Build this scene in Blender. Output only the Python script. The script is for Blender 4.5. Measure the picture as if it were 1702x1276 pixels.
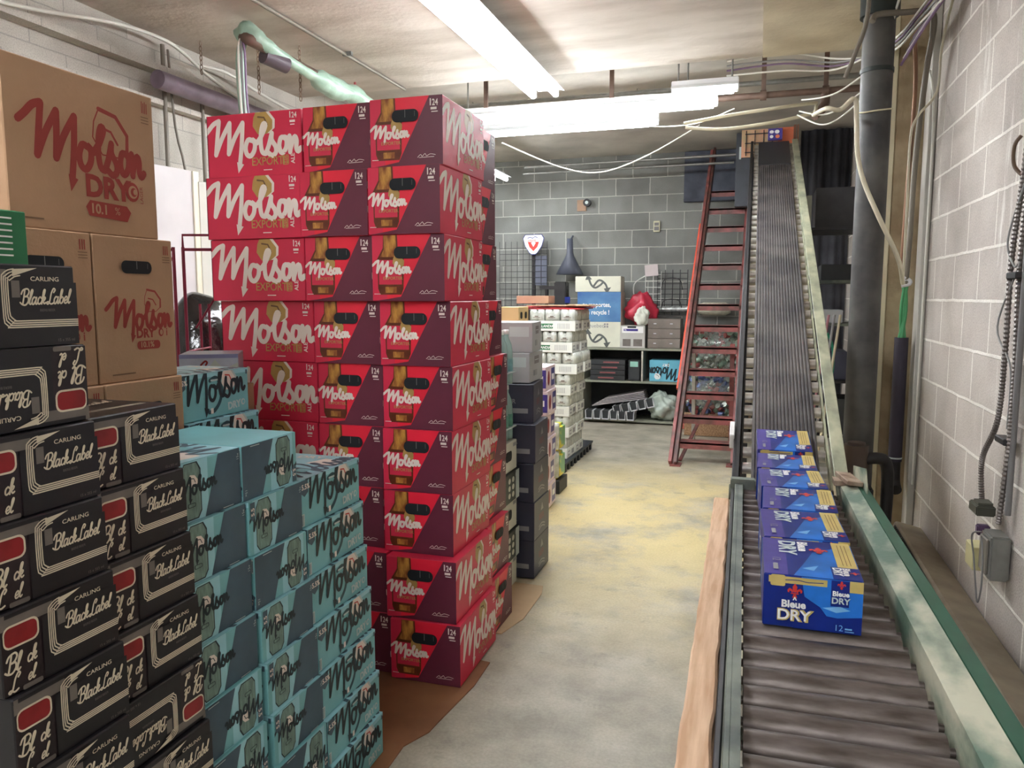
import bpy, bmesh, math, random
from math import sin, cos, pi, radians
from mathutils import Vector, Matrix, Euler
from mathutils.geometry import tessellate_polygon

random.seed(7)
S = bpy.context.scene
COL = S.collection
for o in list(bpy.data.objects):
    bpy.data.objects.remove(o)

# ------------------------------------------------------------------ camera
YAW, PITCH = radians(17.72), radians(6.43)
cam_d = bpy.data.cameras.new('camera'); cam_d.sensor_width = 36; cam_d.lens = 36 * 1278 / 1702
cam_d.clip_start = 0.05; cam_d.clip_end = 60
cam = bpy.data.objects.new('camera', cam_d); COL.objects.link(cam)
cam.location = (0, 0, 1.43); cam.rotation_euler = (pi / 2 - PITCH, 0, YAW)
S.camera = cam
# ------------------------------------------------------------------ world, exposure
W = bpy.data.worlds.new('world'); S.world = W; W.use_nodes = True
W.node_tree.nodes['Background'].inputs[0].default_value = (0.75, 0.8, 0.9, 1)
W.node_tree.nodes['Background'].inputs[1].default_value = 0.3
S.view_settings.view_transform = 'Standard'; S.view_settings.look = 'None'
S.view_settings.gamma = 1; S.view_settings.use_curve_mapping = False
S.view_settings.exposure = 1.72
TUBE_POWER = 17.0

# ------------------------------------------------------------------ materials
def lin(c):
    return tuple(((v / 255) / 12.92 if v / 255 <= 0.04045 else ((v / 255 + 0.055) / 1.055) ** 2.4) for v in c)

MATS = {}
def mat(name, c, rough=0.6, metal=0.0, var=0.12, scale=8.0, bump=0.0, bscale=60.0, emit=0.0, trans=0.0, alpha=1.0, c2=None, stretch=(1, 1, 1), spec=0.5, rng=(0.35, 0.65)):
    if name in MATS: return MATS[name]
    m = bpy.data.materials.new(name); m.use_nodes = True
    nt = m.node_tree; N = nt.nodes; L = nt.links
    b = N['Principled BSDF']
    a = lin(c); d = lin(c2) if c2 else tuple(v * (1 - var) for v in a)
    b.inputs['Roughness'].default_value = rough; b.inputs['Metallic'].default_value = metal
    b.inputs['Specular IOR Level'].default_value = spec
    b.inputs['Alpha'].default_value = alpha
    if trans: b.inputs['Transmission Weight'].default_value = trans
    if emit:
        b.inputs['Emission Color'].default_value = (*a, 1); b.inputs['Emission Strength'].default_value = emit
    if var or c2:
        tc = N.new('ShaderNodeTexCoord'); mp = N.new('ShaderNodeMapping'); mp.inputs['Scale'].default_value = stretch
        nz = N.new('ShaderNodeTexNoise'); nz.inputs['Scale'].default_value = scale; nz.inputs['Detail'].default_value = 5
        rp = N.new('ShaderNodeValToRGB')
        rp.color_ramp.elements[0].position = rng[0]; rp.color_ramp.elements[1].position = rng[1]
        rp.color_ramp.elements[0].color = (*d, 1); rp.color_ramp.elements[1].color = (*a, 1)
        L.new(tc.outputs['Object'], mp.inputs[0]); L.new(mp.outputs[0], nz.inputs['Vector'])
        L.new(nz.outputs['Fac'], rp.inputs[0]); L.new(rp.outputs[0], b.inputs['Base Color'])
    else:
        b.inputs['Base Color'].default_value = (*a, 1)
    if bump:
        tc = N.new('ShaderNodeTexCoord')
        nz = N.new('ShaderNodeTexNoise'); nz.inputs['Scale'].default_value = bscale; nz.inputs['Detail'].default_value = 6
        bp = N.new('ShaderNodeBump'); bp.inputs['Strength'].default_value = bump; bp.inputs['Distance'].default_value = 0.01
        L.new(tc.outputs['Object'], nz.inputs['Vector']); L.new(nz.outputs['Fac'], bp.inputs['Height']); L.new(bp.outputs[0], b.inputs['Normal'])
    MATS[name] = m
    return m

def block_mat(name, axis, block, block2, mortar, zoff=0.02, uoff=0.0, msize=0.006, drip=0.0, bias=0.0):
    m = bpy.data.materials.new(name); m.use_nodes = True
    nt = m.node_tree; N = nt.nodes; L = nt.links; b = N['Principled BSDF']
    b.inputs['Roughness'].default_value = 0.85; b.inputs['Specular IOR Level'].default_value = 0.25
    tc = N.new('ShaderNodeTexCoord'); sp = N.new('ShaderNodeSeparateXYZ'); L.new(tc.outputs['Object'], sp.inputs[0])
    cb = N.new('ShaderNodeCombineXYZ')
    au = N.new('ShaderNodeMath'); au.operation = 'ADD'; au.inputs[1].default_value = uoff
    az = N.new('ShaderNodeMath'); az.operation = 'ADD'; az.inputs[1].default_value = -zoff
    L.new(sp.outputs['X' if axis == 'x' else 'Y'], au.inputs[0]); L.new(sp.outputs['Z'], az.inputs[0])
    L.new(au.outputs[0], cb.inputs[0]); L.new(az.outputs[0], cb.inputs[1])
    # wobble so the joints look hand laid
    nzw = N.new('ShaderNodeTexNoise'); nzw.inputs['Scale'].default_value = 9; L.new(tc.outputs['Object'], nzw.inputs['Vector'])
    mx = N.new('ShaderNodeMixRGB'); mx.blend_type = 'ADD'; mx.inputs[0].default_value = 0.008
    L.new(cb.outputs[0], mx.inputs[1]); L.new(nzw.outputs['Color'], mx.inputs[2])
    br = N.new('ShaderNodeTexBrick'); br.offset = 0.5; br.squash = 1
    br.inputs['Scale'].default_value = 1; br.inputs['Brick Width'].default_value = 0.4; br.inputs['Row Height'].default_value = 0.2
    br.inputs['Mortar Size'].default_value = msize; br.inputs['Mortar Smooth'].default_value = 0.35; br.inputs['Bias'].default_value = bias
    br.inputs['Color1'].default_value = (*lin(block), 1); br.inputs['Color2'].default_value = (*lin(block2), 1); br.inputs['Mortar'].default_value = (*lin(mortar), 1)
    L.new(mx.outputs[0], br.inputs['Vector'])
    nz = N.new('ShaderNodeTexNoise'); nz.inputs['Scale'].default_value = 2.2; nz.inputs['Detail'].default_value = 7; L.new(tc.outputs['Object'], nz.inputs['Vector'])
    rp = N.new('ShaderNodeValToRGB'); rp.color_ramp.elements[0].position = .3; rp.color_ramp.elements[1].position = .62
    rp.color_ramp.elements[0].color = (.62, .60, .58, 1); rp.color_ramp.elements[1].color = (1, 1, 1, 1)
    L.new(nz.outputs['Fac'], rp.inputs[0])
    ml = N.new('ShaderNodeMixRGB'); ml.blend_type = 'MULTIPLY'; ml.inputs[0].default_value = 0.8
    L.new(br.outputs['Color'], ml.inputs[1]); L.new(rp.outputs[0], ml.inputs[2])
    n2 = N.new('ShaderNodeTexNoise'); n2.inputs['Scale'].default_value = 160; n2.inputs['Detail'].default_value = 3; L.new(tc.outputs['Object'], n2.inputs['Vector'])
    r2 = N.new('ShaderNodeValToRGB'); r2.color_ramp.elements[0].position = .3; r2.color_ramp.elements[1].position = .6
    r2.color_ramp.elements[0].color = (.68, .67, .66, 1); r2.color_ramp.elements[1].color = (1, 1, 1, 1); L.new(n2.outputs['Fac'], r2.inputs[0])
    m2 = N.new('ShaderNodeMixRGB'); m2.blend_type = 'MULTIPLY'; m2.inputs[0].default_value = 0.7
    L.new(ml.outputs[0], m2.inputs[1]); L.new(r2.outputs[0], m2.inputs[2])
    last = m2.outputs[0]
    if drip:
        mp = N.new('ShaderNodeMapping'); mp.inputs['Scale'].default_value = (5, 5, .9); L.new(tc.outputs['Object'], mp.inputs[0])
        n3 = N.new('ShaderNodeTexNoise'); n3.inputs['Scale'].default_value = 1.6; n3.inputs['Detail'].default_value = 9; n3.inputs['Roughness'].default_value = .7; L.new(mp.outputs[0], n3.inputs['Vector'])
        r3 = N.new('ShaderNodeValToRGB'); r3.color_ramp.elements[0].position = .60; r3.color_ramp.elements[1].position = .72
        r3.color_ramp.elements[0].color = (0, 0, 0, 1); r3.color_ramp.elements[1].color = (drip, drip, drip, 1); L.new(n3.outputs['Fac'], r3.inputs[0])
        m3 = N.new('ShaderNodeMixRGB'); m3.inputs[2].default_value = (*lin((240, 238, 232)), 1); L.new(r3.outputs[0], m3.inputs[0]); L.new(last, m3.inputs[1]); last = m3.outputs[0]
    L.new(last, b.inputs['Base Color'])
    bp = N.new('ShaderNodeBump'); bp.inputs['Strength'].default_value = 0.5; bp.inputs['Distance'].default_value = 0.006
    ad = N.new('ShaderNodeMath'); ad.operation = 'MULTIPLY_ADD'; ad.inputs[1].default_value = 0.5
    L.new(n2.outputs['Fac'], ad.inputs[0]); L.new(br.outputs['Fac'], ad.inputs[2])
    L.new(ad.outputs[0], bp.inputs['Height']); L.new(bp.outputs[0], b.inputs['Normal'])
    MATS[name] = m
    return m

def floor_mat():
    m = bpy.data.materials.new('concrete_floor'); m.use_nodes = True
    nt = m.node_tree; N = nt.nodes; L = nt.links; b = N['Principled BSDF']
    tc = N.new('ShaderNodeTexCoord')
    def noise(s, d=6, rough=.6):
        n = N.new('ShaderNodeTexNoise'); n.inputs['Scale'].default_value = s; n.inputs['Detail'].default_value = d; n.inputs['Roughness'].default_value = rough
        L.new(tc.outputs['Object'], n.inputs['Vector']); return n.outputs['Fac']
    def ramp(f, p0, p1, c0, c1):
        r = N.new('ShaderNodeValToRGB'); r.color_ramp.elements[0].position = p0; r.color_ramp.elements[1].position = p1
        r.color_ramp.elements[0].color = (*c0, 1); r.color_ramp.elements[1].color = (*c1, 1); L.new(f, r.inputs[0]); return r.outputs[0]
    def mix(bt, f, a, c):
        x = N.new('ShaderNodeMixRGB'); x.blend_type = bt
        if isinstance(f, float): x.inputs[0].default_value = f
        else: L.new(f, x.inputs[0])
        L.new(a, x.inputs[1])
        if isinstance(c, tuple): x.inputs[2].default_value = (*c, 1)
        else: L.new(c, x.inputs[2])
        return x.outputs[0]
    base = ramp(noise(3.5), .35, .65, lin((150, 144, 128)), lin((188, 182, 164)))
    sp = N.new('ShaderNodeSeparateXYZ'); L.new(tc.outputs['Object'], sp.inputs[0])
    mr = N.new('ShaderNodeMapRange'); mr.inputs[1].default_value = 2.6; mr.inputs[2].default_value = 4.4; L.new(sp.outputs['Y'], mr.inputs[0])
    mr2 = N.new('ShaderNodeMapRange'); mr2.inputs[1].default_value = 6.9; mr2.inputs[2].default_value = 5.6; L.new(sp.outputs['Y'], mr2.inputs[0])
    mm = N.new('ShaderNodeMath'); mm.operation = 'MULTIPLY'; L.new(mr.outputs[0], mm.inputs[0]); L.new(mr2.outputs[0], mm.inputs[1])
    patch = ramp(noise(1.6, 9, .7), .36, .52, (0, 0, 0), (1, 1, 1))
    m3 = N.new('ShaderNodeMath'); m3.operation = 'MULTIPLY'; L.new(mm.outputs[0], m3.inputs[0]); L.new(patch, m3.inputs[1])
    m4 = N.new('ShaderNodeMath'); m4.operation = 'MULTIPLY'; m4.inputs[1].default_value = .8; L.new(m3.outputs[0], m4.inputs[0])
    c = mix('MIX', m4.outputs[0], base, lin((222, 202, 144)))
    stain = ramp(noise(5, 10, .75), .30, .44, (1, 1, 1), (0, 0, 0))
    st2 = N.new('ShaderNodeMath'); st2.operation = 'MULTIPLY'; st2.inputs[1].default_value = .55; L.new(stain, st2.inputs[0])
    c = mix('MIX', st2.outputs[0], c, lin((124, 122, 112)))
    grain = ramp(noise(90, 3), .3, .65, (.75, .75, .75), (1, 1, 1))
    c = mix('MULTIPLY', .7, c, grain)
    chip = ramp(noise(14, 10, .8), .66, .69, (0, 0, 0), (1, 1, 1))
    c2 = N.new('ShaderNodeMath'); c2.operation = 'MULTIPLY'; c2.inputs[1].default_value = .6; L.new(chip, c2.inputs[0])
    c = mix('MIX', c2.outputs[0], c, lin((222, 214, 188)))
    L.new(c, b.inputs['Base Color'])
    rr = N.new('ShaderNodeMapRange'); rr.inputs[3].default_value = .35; rr.inputs[4].default_value = .7; L.new(noise(4), rr.inputs[0]); L.new(rr.outputs[0], b.inputs['Roughness'])
    bp = N.new('ShaderNodeBump'); bp.inputs['Strength'].default_value = .25; bp.inputs['Distance'].default_value = .004
    L.new(noise(40), bp.inputs['Height']); L.new(bp.outputs[0], b.inputs['Normal'])
    return m

# ------------------------------------------------------------------ mesh builder
class MB:
    def __init__(s): s.v = []; s.f = []; s.m = []; s.sm = []
    def add(s, vs, fs, mi=0, smooth=False):
        n = len(s.v); s.v += [tuple(v) for v in vs]
        for f in fs: s.f.append([i + n for i in f]); s.m.append(mi); s.sm.append(smooth)
    def box(s, c, d, mi=0, rot=None, bev=0.0):
        bm = bmesh.new(); bmesh.ops.create_cube(bm, size=1)
        for v in bm.verts: v.co = Vector((v.co.x * d[0], v.co.y * d[1], v.co.z * d[2]))
        if bev: bmesh.ops.bevel(bm, geom=list(bm.edges), offset=bev, segments=1 if bev < .004 else 2, affect='EDGES')
        M = Matrix.Translation(c) @ (Euler(rot).to_matrix().to_4x4() if rot is not None else Matrix())
        bm.verts.index_update()
        s.add([M @ v.co for v in bm.verts], [[v.index for v in f.verts] for f in bm.faces], mi); bm.free()
        return s
    def bar(s, a, b, w, h, mi=0, bev=0.0, up=(0, 0, 1)):
        a = Vector(a); b = Vector(b); d = b - a; L = d.length; y = d.normalized(); x = y.cross(Vector(up))
        if x.length < 1e-4: x = y.cross(Vector((1, 0, 0)))
        x.normalize(); z = x.cross(y)
        R = Matrix((x, y, z)).transposed().to_4x4(); M = Matrix.Translation((a + b) / 2) @ R
        bm = bmesh.new(); bmesh.ops.create_cube(bm, size=1)
        for v in bm.verts: v.co = Vector((v.co.x * w, v.co.y * L, v.co.z * h))
        if bev: bmesh.ops.bevel(bm, geom=list(bm.edges), offset=bev, segments=1, affect='EDGES')
        bm.verts.index_update()
        s.add([M @ v.co for v in bm.verts], [[v.index for v in f.verts] for f in bm.faces], mi); bm.free()
        return s
    def tube(s, pts, r, mi=0, n=8, smooth=True, caps=True, curve=0):
        P = [Vector(p) for p in pts]
        if curve: P = spline(P, curve)
        rs = r if isinstance(r, (list, tuple)) else [r] * len(P)
        if len(rs) != len(P):
            k = len(rs); rs = [rs[min(k - 1, int(i * k / len(P)))] for i in range(len(P))]
        vs = []; prev = None
        for i, p in enumerate(P):
            t = (P[min(i + 1, len(P) - 1)] - P[max(i - 1, 0)]).normalized()
            if prev is None:
                x = t.cross(Vector((0, 0, 1)))
                if x.length < .1: x = t.cross(Vector((1, 0, 0)))
            else: x = prev - t * prev.dot(t)
            x.normalize(); prev = x; y = t.cross(x)
            for k in range(n): vs.append(p + (x * cos(2 * pi * k / n) + y * sin(2 * pi * k / n)) * rs[i])
        fs = [[i * n + k, i * n + (k + 1) % n, (i + 1) * n + (k + 1) % n, (i + 1) * n + k] for i in range(len(P) - 1) for k in range(n)]
        s.add(vs, fs, mi, smooth)
        if caps:
            s.add(vs[:n], [list(range(n))[::-1]], mi); s.add(vs[-n:], [list(range(n))], mi)
        return s
    def cyl(s, a, b, r, mi=0, n=16, r2=None): return s.tube([a, b], [r, r2 if r2 is not None else r], mi, n)
    def lathe(s, prof, c=(0, 0, 0), mi=0, n=12, smooth=True):
        vs = []; k = len(prof)
        for j in range(n):
            a = 2 * pi * j / n
            for r, z in prof: vs.append((c[0] + r * cos(a), c[1] + r * sin(a), c[2] + z))
        fs = [[j * k + i, ((j + 1) % n) * k + i, ((j + 1) % n) * k + i + 1, j * k + i + 1] for j in range(n) for i in range(k - 1)]
        s.add(vs, fs, mi, smooth); return s
    def prism(s, poly, o, U, V, N, t, mi=0):
        o = Vector(o); U = Vector(U); V = Vector(V); N = Vector(N); n = len(poly)
        a = [o + U * p[0] + V * p[1] for p in poly]; b = [q + N * t for q in a]
        tri = [list(x) for x in tessellate_polygon([[Vector((p[0], p[1], 0)) for p in poly]])]
        s.add(a + b, tri + [[i + n for i in f] for f in tri] + [[i, (i + 1) % n, (i + 1) % n + n, i + n] for i in range(n)], mi); return s
    def sphere(s, c, r, mi=0, sub=2, sc=(1, 1, 1)):
        bm = bmesh.new(); bmesh.ops.create_icosphere(bm, subdivisions=sub, radius=1)
        bm.verts.index_update()
        s.add([Vector((c[0] + v.co.x * r * sc[0], c[1] + v.co.y * r * sc[1], c[2] + v.co.z * r * sc[2])) for v in bm.verts], [[v.index for v in f.verts] for f in bm.faces], mi, True); bm.free(); return s
    def build(s, name, mats, parent=None, loc=(0, 0, 0), rot=None):
        me = bpy.data.meshes.new(name); me.from_pydata(s.v, [], s.f)
        for m in (mats if isinstance(mats, (list, tuple)) else [mats]): me.materials.append(m)
        me.polygons.foreach_set('material_index', s.m); me.polygons.foreach_set('use_smooth', s.sm); me.update()
        o = bpy.data.objects.new(name, me); COL.objects.link(o)
        o.location = loc
        if rot is not None: o.rotation_euler = rot
        if parent is not None: o.parent = parent
        return o

def spline(P, k):
    out = []
    P = [Vector(p) for p in P]
    for i in range(len(P) - 1):
        p0 = P[max(i - 1, 0)]; p1 = P[i]; p2 = P[i + 1]; p3 = P[min(i + 2, len(P) - 1)]
        for j in range(k):
            t = j / k
            out.append(0.5 * ((2 * p1) + (p2 - p0) * t + (2 * p0 - 5 * p1 + 4 * p2 - p3) * t * t + (3 * p1 - p0 - 3 * p2 + p3) * t ** 3))
    out.append(P[-1]); return out

def tag(o, label=None, cat=None, group=None, kind=None):
    if label: o['label'] = label
    if cat: o['category'] = cat
    if group: o['group'] = group
    if kind: o['kind'] = kind
    return o
def empty(name, loc=(0, 0, 0), rz=0.0, **k):
    o = bpy.data.objects.new(name, None); COL.objects.link(o); o.location = loc; o.rotation_euler = (0, 0, rz); o.empty_display_size = .1
    return tag(o, **k)
def copy_tree(o, parent=None):
    c = o.copy(); COL.objects.link(c)
    if parent: c.parent = parent
    for ch in list(o.children): copy_tree(ch, c)
    return c

# ------------------------------------------------------------------ printed artwork (flat ink polygons lying on carton faces)
_txt = {}
def text_tris(s, bold=0.0):
    key = (s, bold)
    if key in _txt: return _txt[key]
    cu = bpy.data.curves.new('t', 'FONT'); cu.body = s; cu.size = 1; cu.offset = bold; cu.resolution_u = 3
    ob = bpy.data.objects.new('t', cu); COL.objects.link(ob)
    bpy.context.view_layer.update()
    dg = bpy.context.evaluated_depsgraph_get(); e = ob.evaluated_get(dg); me = e.to_mesh()
    vs = [(v.co.x, v.co.y) for v in me.vertices]; tris = []
    for p in me.polygons:
        tris.append([vs[i] for i in p.vertices])
    e.to_mesh_clear(); bpy.data.objects.remove(ob); bpy.data.curves.remove(cu)
    x0 = min(v[0] for v in vs); x1 = max(v[0] for v in vs); y0 = min(v[1] for v in vs); y1 = max(v[1] for v in vs)
    _txt[key] = ([[((x - x0), y) for x, y in t] for t in tris], x1 - x0, max(y1, .01)); return _txt[key]

def clip_poly(poly, w, h, e=0.0012):
    def cl(P, ins, inter):
        out = []
        for i in range(len(P)):
            a, b = P[i], P[(i + 1) % len(P)]
            ia, ib = ins(a), ins(b)
            if ia: out.append(a)
            if ia != ib: out.append(inter(a, b))
        return out
    for ax, lim, sg in ((0, e, 1), (0, w - e, -1), (1, e, 1), (1, h - e, -1)):
        if not poly: return poly
        def ins(p): return (p[ax] - lim) * sg >= 0
        def inter(a, b):
            t = (lim - a[ax]) / (b[ax] - a[ax]); return (a[0] + (b[0] - a[0]) * t, a[1] + (b[1] - a[1]) * t)
        poly = cl(poly, ins, inter)
    return poly

class Art:
    def __init__(s, w, h): s.w = w; s.h = h; s.it = []; s.layer = 0; s.z = 1.5e-4; s.T = (0, 0, 1, 0, 1)
    def tr(s, p):
        x, y, sc, r, sx = s.T; X = p[0] * sc * sx; Y = p[1] * sc
        return (x + X * cos(r) - Y * sin(r), y + X * sin(r) + Y * cos(r))
    def conv(s, m, polys, sub=0.0):
        ps = []
        for P in polys:
            q = clip_poly([s.tr(p) for p in P], s.w, s.h)
            if len(q) > 2: ps.append(q)
        s.it.append((m, ps, s.z + s.layer * 0, sub)); s.z += 1.2e-4 + sub * len(ps); s.layer += 1; return s
    def poly(s, m, P):
        t = tessellate_polygon([[Vector((p[0], p[1], 0)) for p in P]])
        return s.conv(m, [[P[i] for i in f] for f in t])
    def rect(s, m, x0, y0, x1, y1): return s.conv(m, [[(x0, y0), (x1, y0), (x1, y1), (x0, y1)]])
    def rrect(s, m, x0, y0, x1, y1, r, n=4):
        P = []
        for cx, cy, a in ((x1 - r, y1 - r, 0), (x0 + r, y1 - r, 90), (x0 + r, y0 + r, 180), (x1 - r, y0 + r, 270)):
            for i in range(n + 1):
                t = radians(a + 90 * i / n); P.append((cx + r * cos(t), cy + r * sin(t)))
        return s.poly(m, P)
    def ell(s, m, cx, cy, rx, ry, n=16): return s.conv(m, [[(cx + rx * cos(2 * pi * i / n), cy + ry * sin(2 * pi * i / n)) for i in range(n)]])
    def strokes(s, m, SS, wd, k=4, shadow=None):
        polys = []
        for st in SS:
            w0 = wd
            if isinstance(st, tuple) and isinstance(st[0], list): st, f = st; w0 = wd * f
            P = spline([Vector((p[0], p[1], 0)) for p in st], k) if (k > 1 and len(st) > 2) else [Vector((p[0], p[1], 0)) for p in st]
            hw = w0 / 2; n = len(P); prev = None
            nr = []
            for i in range(n):
                t = P[min(i + 1, n - 1)] - P[max(i - 1, 0)]
                if t.length < 1e-9: t = Vector((1, 0, 0))
                t.normalize(); nr.append(Vector((-t.y, t.x, 0)) * hw)
            for i in range(n - 1):
                a, b = P[i], P[i + 1]
                polys.append([(a + nr[i])[:2], (a - nr[i])[:2], (b - nr[i + 1])[:2], (b + nr[i + 1])[:2]])
            for q in (P[0], P[-1]):
                polys.append([(q.x + hw * cos(2 * pi * j / 8), q.y + hw * sin(2 * pi * j / 8)) for j in range(8)])
        return s.conv(m, polys, 2.5e-6)
    def text(s, m, t, x, y, size, align='l', bold=0.0, rot=0.0, sx=1.0):
        tr, w, h = text_tris(t, bold); k = size / 0.7
        o = {'l': 0, 'c': -w * k * sx / 2, 'r': -w * k * sx}[align]
        c_, s_ = cos(rot), sin(rot)
        def f(p):
            a = p[0] * k * sx + o; b = p[1] * k; return (x + a * c_ - b * s_, y + a * s_ + b * c_)
        return s.conv(m, [[f(p) for p in q] for q in tr])
    def at(s, x=0, y=0, sc=1, rot=0, sx=1): s.T = (x, y, sc, rot, sx); return s
    def put(s, mb, o, U, V, N, mats, lift=0.0003):
        o = Vector(o); U = Vector(U); V = Vector(V); N = Vector(N)
        for m, ps, z, sub in s.it:
            if m not in mats: mats.append(m)
            mi = mats.index(m)
            for j, P in enumerate(ps): mb.add([o + U * p[0] + V * p[1] + N * (z + sub * j) for p in P], [list(range(len(P)))], mi)

def put_faces(mb, L, Wd, H, arts, mats):
    F = {'-Y': ((-Wd / 2, -L / 2, 0), (1, 0, 0), (0, 0, 1), (0, -1, 0)), '+Y': ((Wd / 2, L / 2, 0), (-1, 0, 0), (0, 0, 1), (0, 1, 0)),
         '+X': ((Wd / 2, -L / 2, 0), (0, 1, 0), (0, 0, 1), (1, 0, 0)), '-X': ((-Wd / 2, L / 2, 0), (0, -1, 0), (0, 0, 1), (-1, 0, 0)),
         '+Z': ((-Wd / 2, -L / 2, H + .0005), (1, 0, 0), (0, 1, 0), (0, 0, 1))}
    for k, a in arts.items():
        a.put(mb, *F[k], mats)

# script lettering drawn as brush strokes (unit: word width = 1, baseline 0)
MOLSON = [[(-.02, .225), (.03, .27), (.09, .33), (.15, .355)], [(.15, .35), (.125, .19), (.10, .02)], [(.10, .02), (.17, .17), (.265, .325)],
          [(.265, .325), (.255, .17), (.24, .02)], [(.24, .02), (.31, .17), (.405, .315)], [(.405, .315), (.385, .1), (.355, -.10)],
          [(.50, .13), (.455, .14), (.425, .07), (.435, .0), (.475, -.02), (.515, .03), (.525, .10), (.50, .14), (.545, .10)],
          [(.545, .10), (.60, .17), (.645, .265), (.625, .285), (.60, .22), (.588, .10), (.60, .01), (.635, -.01)],
          [(.635, -.01), (.672, .07), (.708, .185)], [(.708, .185), (.704, .12), (.742, .05), (.742, -.005), (.705, -.035), (.662, -.005)],
          [(.835, .13), (.80, .13), (.78, .06), (.79, .0), (.815, -.015), (.85, .03), (.858, .10), (.835, .135), (.885, .11)],
          [(.89, .14), (.895, .06), (.89, -.015)], [(.89, .0), (.92, .09), (.945, .13), (.96, .09), (.955, .02), (.972, -.015), (1.0, .015)]]
TAIL = [(.325, -.07), (.40, -.10), (.335, -.185)]
def molson(a, m, x, y, w, thick=.052, vs=1.0, rot=0.0, slope=0.0):
    a.at(x, y, w, rot)
    SS = [[(p[0], (p[1] + slope * p[0]) * vs) for p in st] for st in MOLSON]
    a.strokes(m, SS, thick)
    a.poly(m, [(p[0], (p[1] + slope * p[0]) * vs) for p in TAIL]); a.at()
GL = {
 'B': ([[(.16, .98), (.14, .5), (.10, 0)], [(-.12, .72), (.0, .98), (.38, 1.08), (.56, .88), (.42, .6), (.18, .54)], [(.18, .54), (.5, .52), (.58, .24), (.38, -.02), (.08, .0), (-.14, .14)]], .62),
 'L': ([[(.5, .8), (.62, .98), (.46, 1.08), (.28, .75), (.2, .2), (.04, -.03), (-.08, .08), (.08, .14), (.35, -.02), (.62, .08)]], .58),
 'l': ([[(0, .1), (.18, .55), (.27, .92), (.2, 1.02), (.11, .8), (.08, .15), (.16, 0), (.28, .1)]], .26),
 'a': ([[(.36, .42), (.2, .5), (.05, .3), (.08, .04), (.2, 0), (.36, .25), (.42, .48)], [(.42, .48), (.37, .12), (.45, 0), (.55, .1)]], .52),
 'b': ([[(0, .1), (.18, .55), (.27, .92), (.2, 1.02), (.12, .8), (.09, .2), (.2, 0), (.36, .1), (.4, .35), (.28, .48), (.13, .35)]], .46),
 'c': ([[(.36, .4), (.24, .5), (.08, .35), (.08, .1), (.2, 0), (.4, .12)]], .38),
 'e': ([[(.04, .18), (.28, .26), (.33, .42), (.22, .5), (.08, .35), (.08, .1), (.2, 0), (.4, .12)]], .38),
 'k': ([[(0, .1), (.18, .55), (.26, .95), (.18, 1.0), (.1, .8), (.05, 0)], [(.07, .25), (.24, .48), (.34, .42), (.26, .26), (.12, .24)], [(.14, .24), (.28, .02), (.42, .1)]], .44),
 'C': ([[(.48, .78), (.54, .95), (.36, 1.05), (.06, .65), (.08, .12), (.3, 0), (.52, .2)]], .5),
 'o': ([[(.3, .46), (.15, .46), (.05, .2), (.15, 0), (.3, .05), (.36, .3), (.26, .46), (.42, .42)]], .4),
 'r': ([[(.04, .4), (.12, .5), (.1, .2), (.08, 0)], [(.1, .3), (.2, .48), (.34, .46)]], .34),
 's': ([[(0, .05), (.12, .3), (.2, .5)], [(.2, .5), (.2, .3), (.27, .12), (.18, 0), (.05, .04)]], .3), ' ': ([], .15)}
def script(a, m, t, x, y, h, wd=.1, slope=0.0, sx=1.0, skew=.2, rot=0.0):
    a.at(x, y, h, rot); cx = 0; SS = []
    for ch in t:
        ss, adv = GL[ch]
        for st in ss: SS.append([((p[0] * .9 + p[1] * skew + cx) * sx, p[1] + slope * cx) for p in st])
        cx += adv * .9
    a.strokes(m, SS, wd, 3); a.at()

HEX = [(-.30, .5), (.18, .42), (.5, .05), (.48, -.30), (.2, -.5), (-.25, -.5), (-.5, -.15), (-.45, .2)]
def hexicon(a, fill, ink, x, y, s, edge=None):
    a.at(x, y, s)
    if edge: a.poly(edge, [(p[0] * 1.0 + .12, p[1] * 1.02 + .03) for p in HEX])
    a.poly(fill, HEX)
    a.strokes(ink, [[(-.22, .22), (.08, .18), (.24, -.12)]], .07, 1); a.at()

# ------------------------------------------------------------------ carton materials
RED = mat('red_carton', (220, 44, 78), .42, var=.1, scale=5)
REDL = mat('bright_red_ink', (236, 36, 62), .4, var=.05)
MAR = mat('maroon_ink', (104, 40, 60), .42, var=.12)
GOLD = mat('gold_ink', (190, 152, 84), .4, var=.15, scale=20)
CREAM = mat('cream_ink', (240, 226, 216), .45, var=.04)
WHITE = mat('white_ink', (240, 238, 236), .5, var=.03)
AMBER = mat('amber_bottle_ink', (112, 52, 26), .35, var=.35, scale=30)
NECK = mat('neck_label_ink', (206, 152, 70), .35, c2=(126, 62, 30), scale=60, stretch=(1, 1, .3))
HOLE = mat('dark_hand_hole', (16, 22, 28), .7, var=.3)
TEAL = mat('teal_carton', (126, 190, 196), .4, var=.14, scale=6)
TEAL2 = mat('light_teal_ink', (160, 214, 224), .35, var=.08, scale=9)
TDARK = mat('dark_teal_ink', (10, 38, 48), .4, var=.2)
SLATE = mat('slate_teal_ink', (70, 94, 110), .45, var=.25, scale=9)
CAN = mat('grey_green_can_ink', (128, 158, 148), .4, var=.4, scale=45, stretch=(3, 3, .6))
SILV = mat('silver_ink', (196, 208, 206), .4, var=.1)
BLK = mat('black_carton', (30, 28, 33), .38, var=.2)
BLK2 = mat('black_can_ink', (44, 32, 38), .35, var=.5, scale=30)
BLINE = mat('cream_line_ink', (226, 214, 190), .4, var=.06)
BGREY = mat('grey_band_ink', (120, 112, 106), .45, var=.2, scale=20)
BRED = mat('dark_red_label_ink', (150, 28, 34), .4, var=.25, scale=30)
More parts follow.
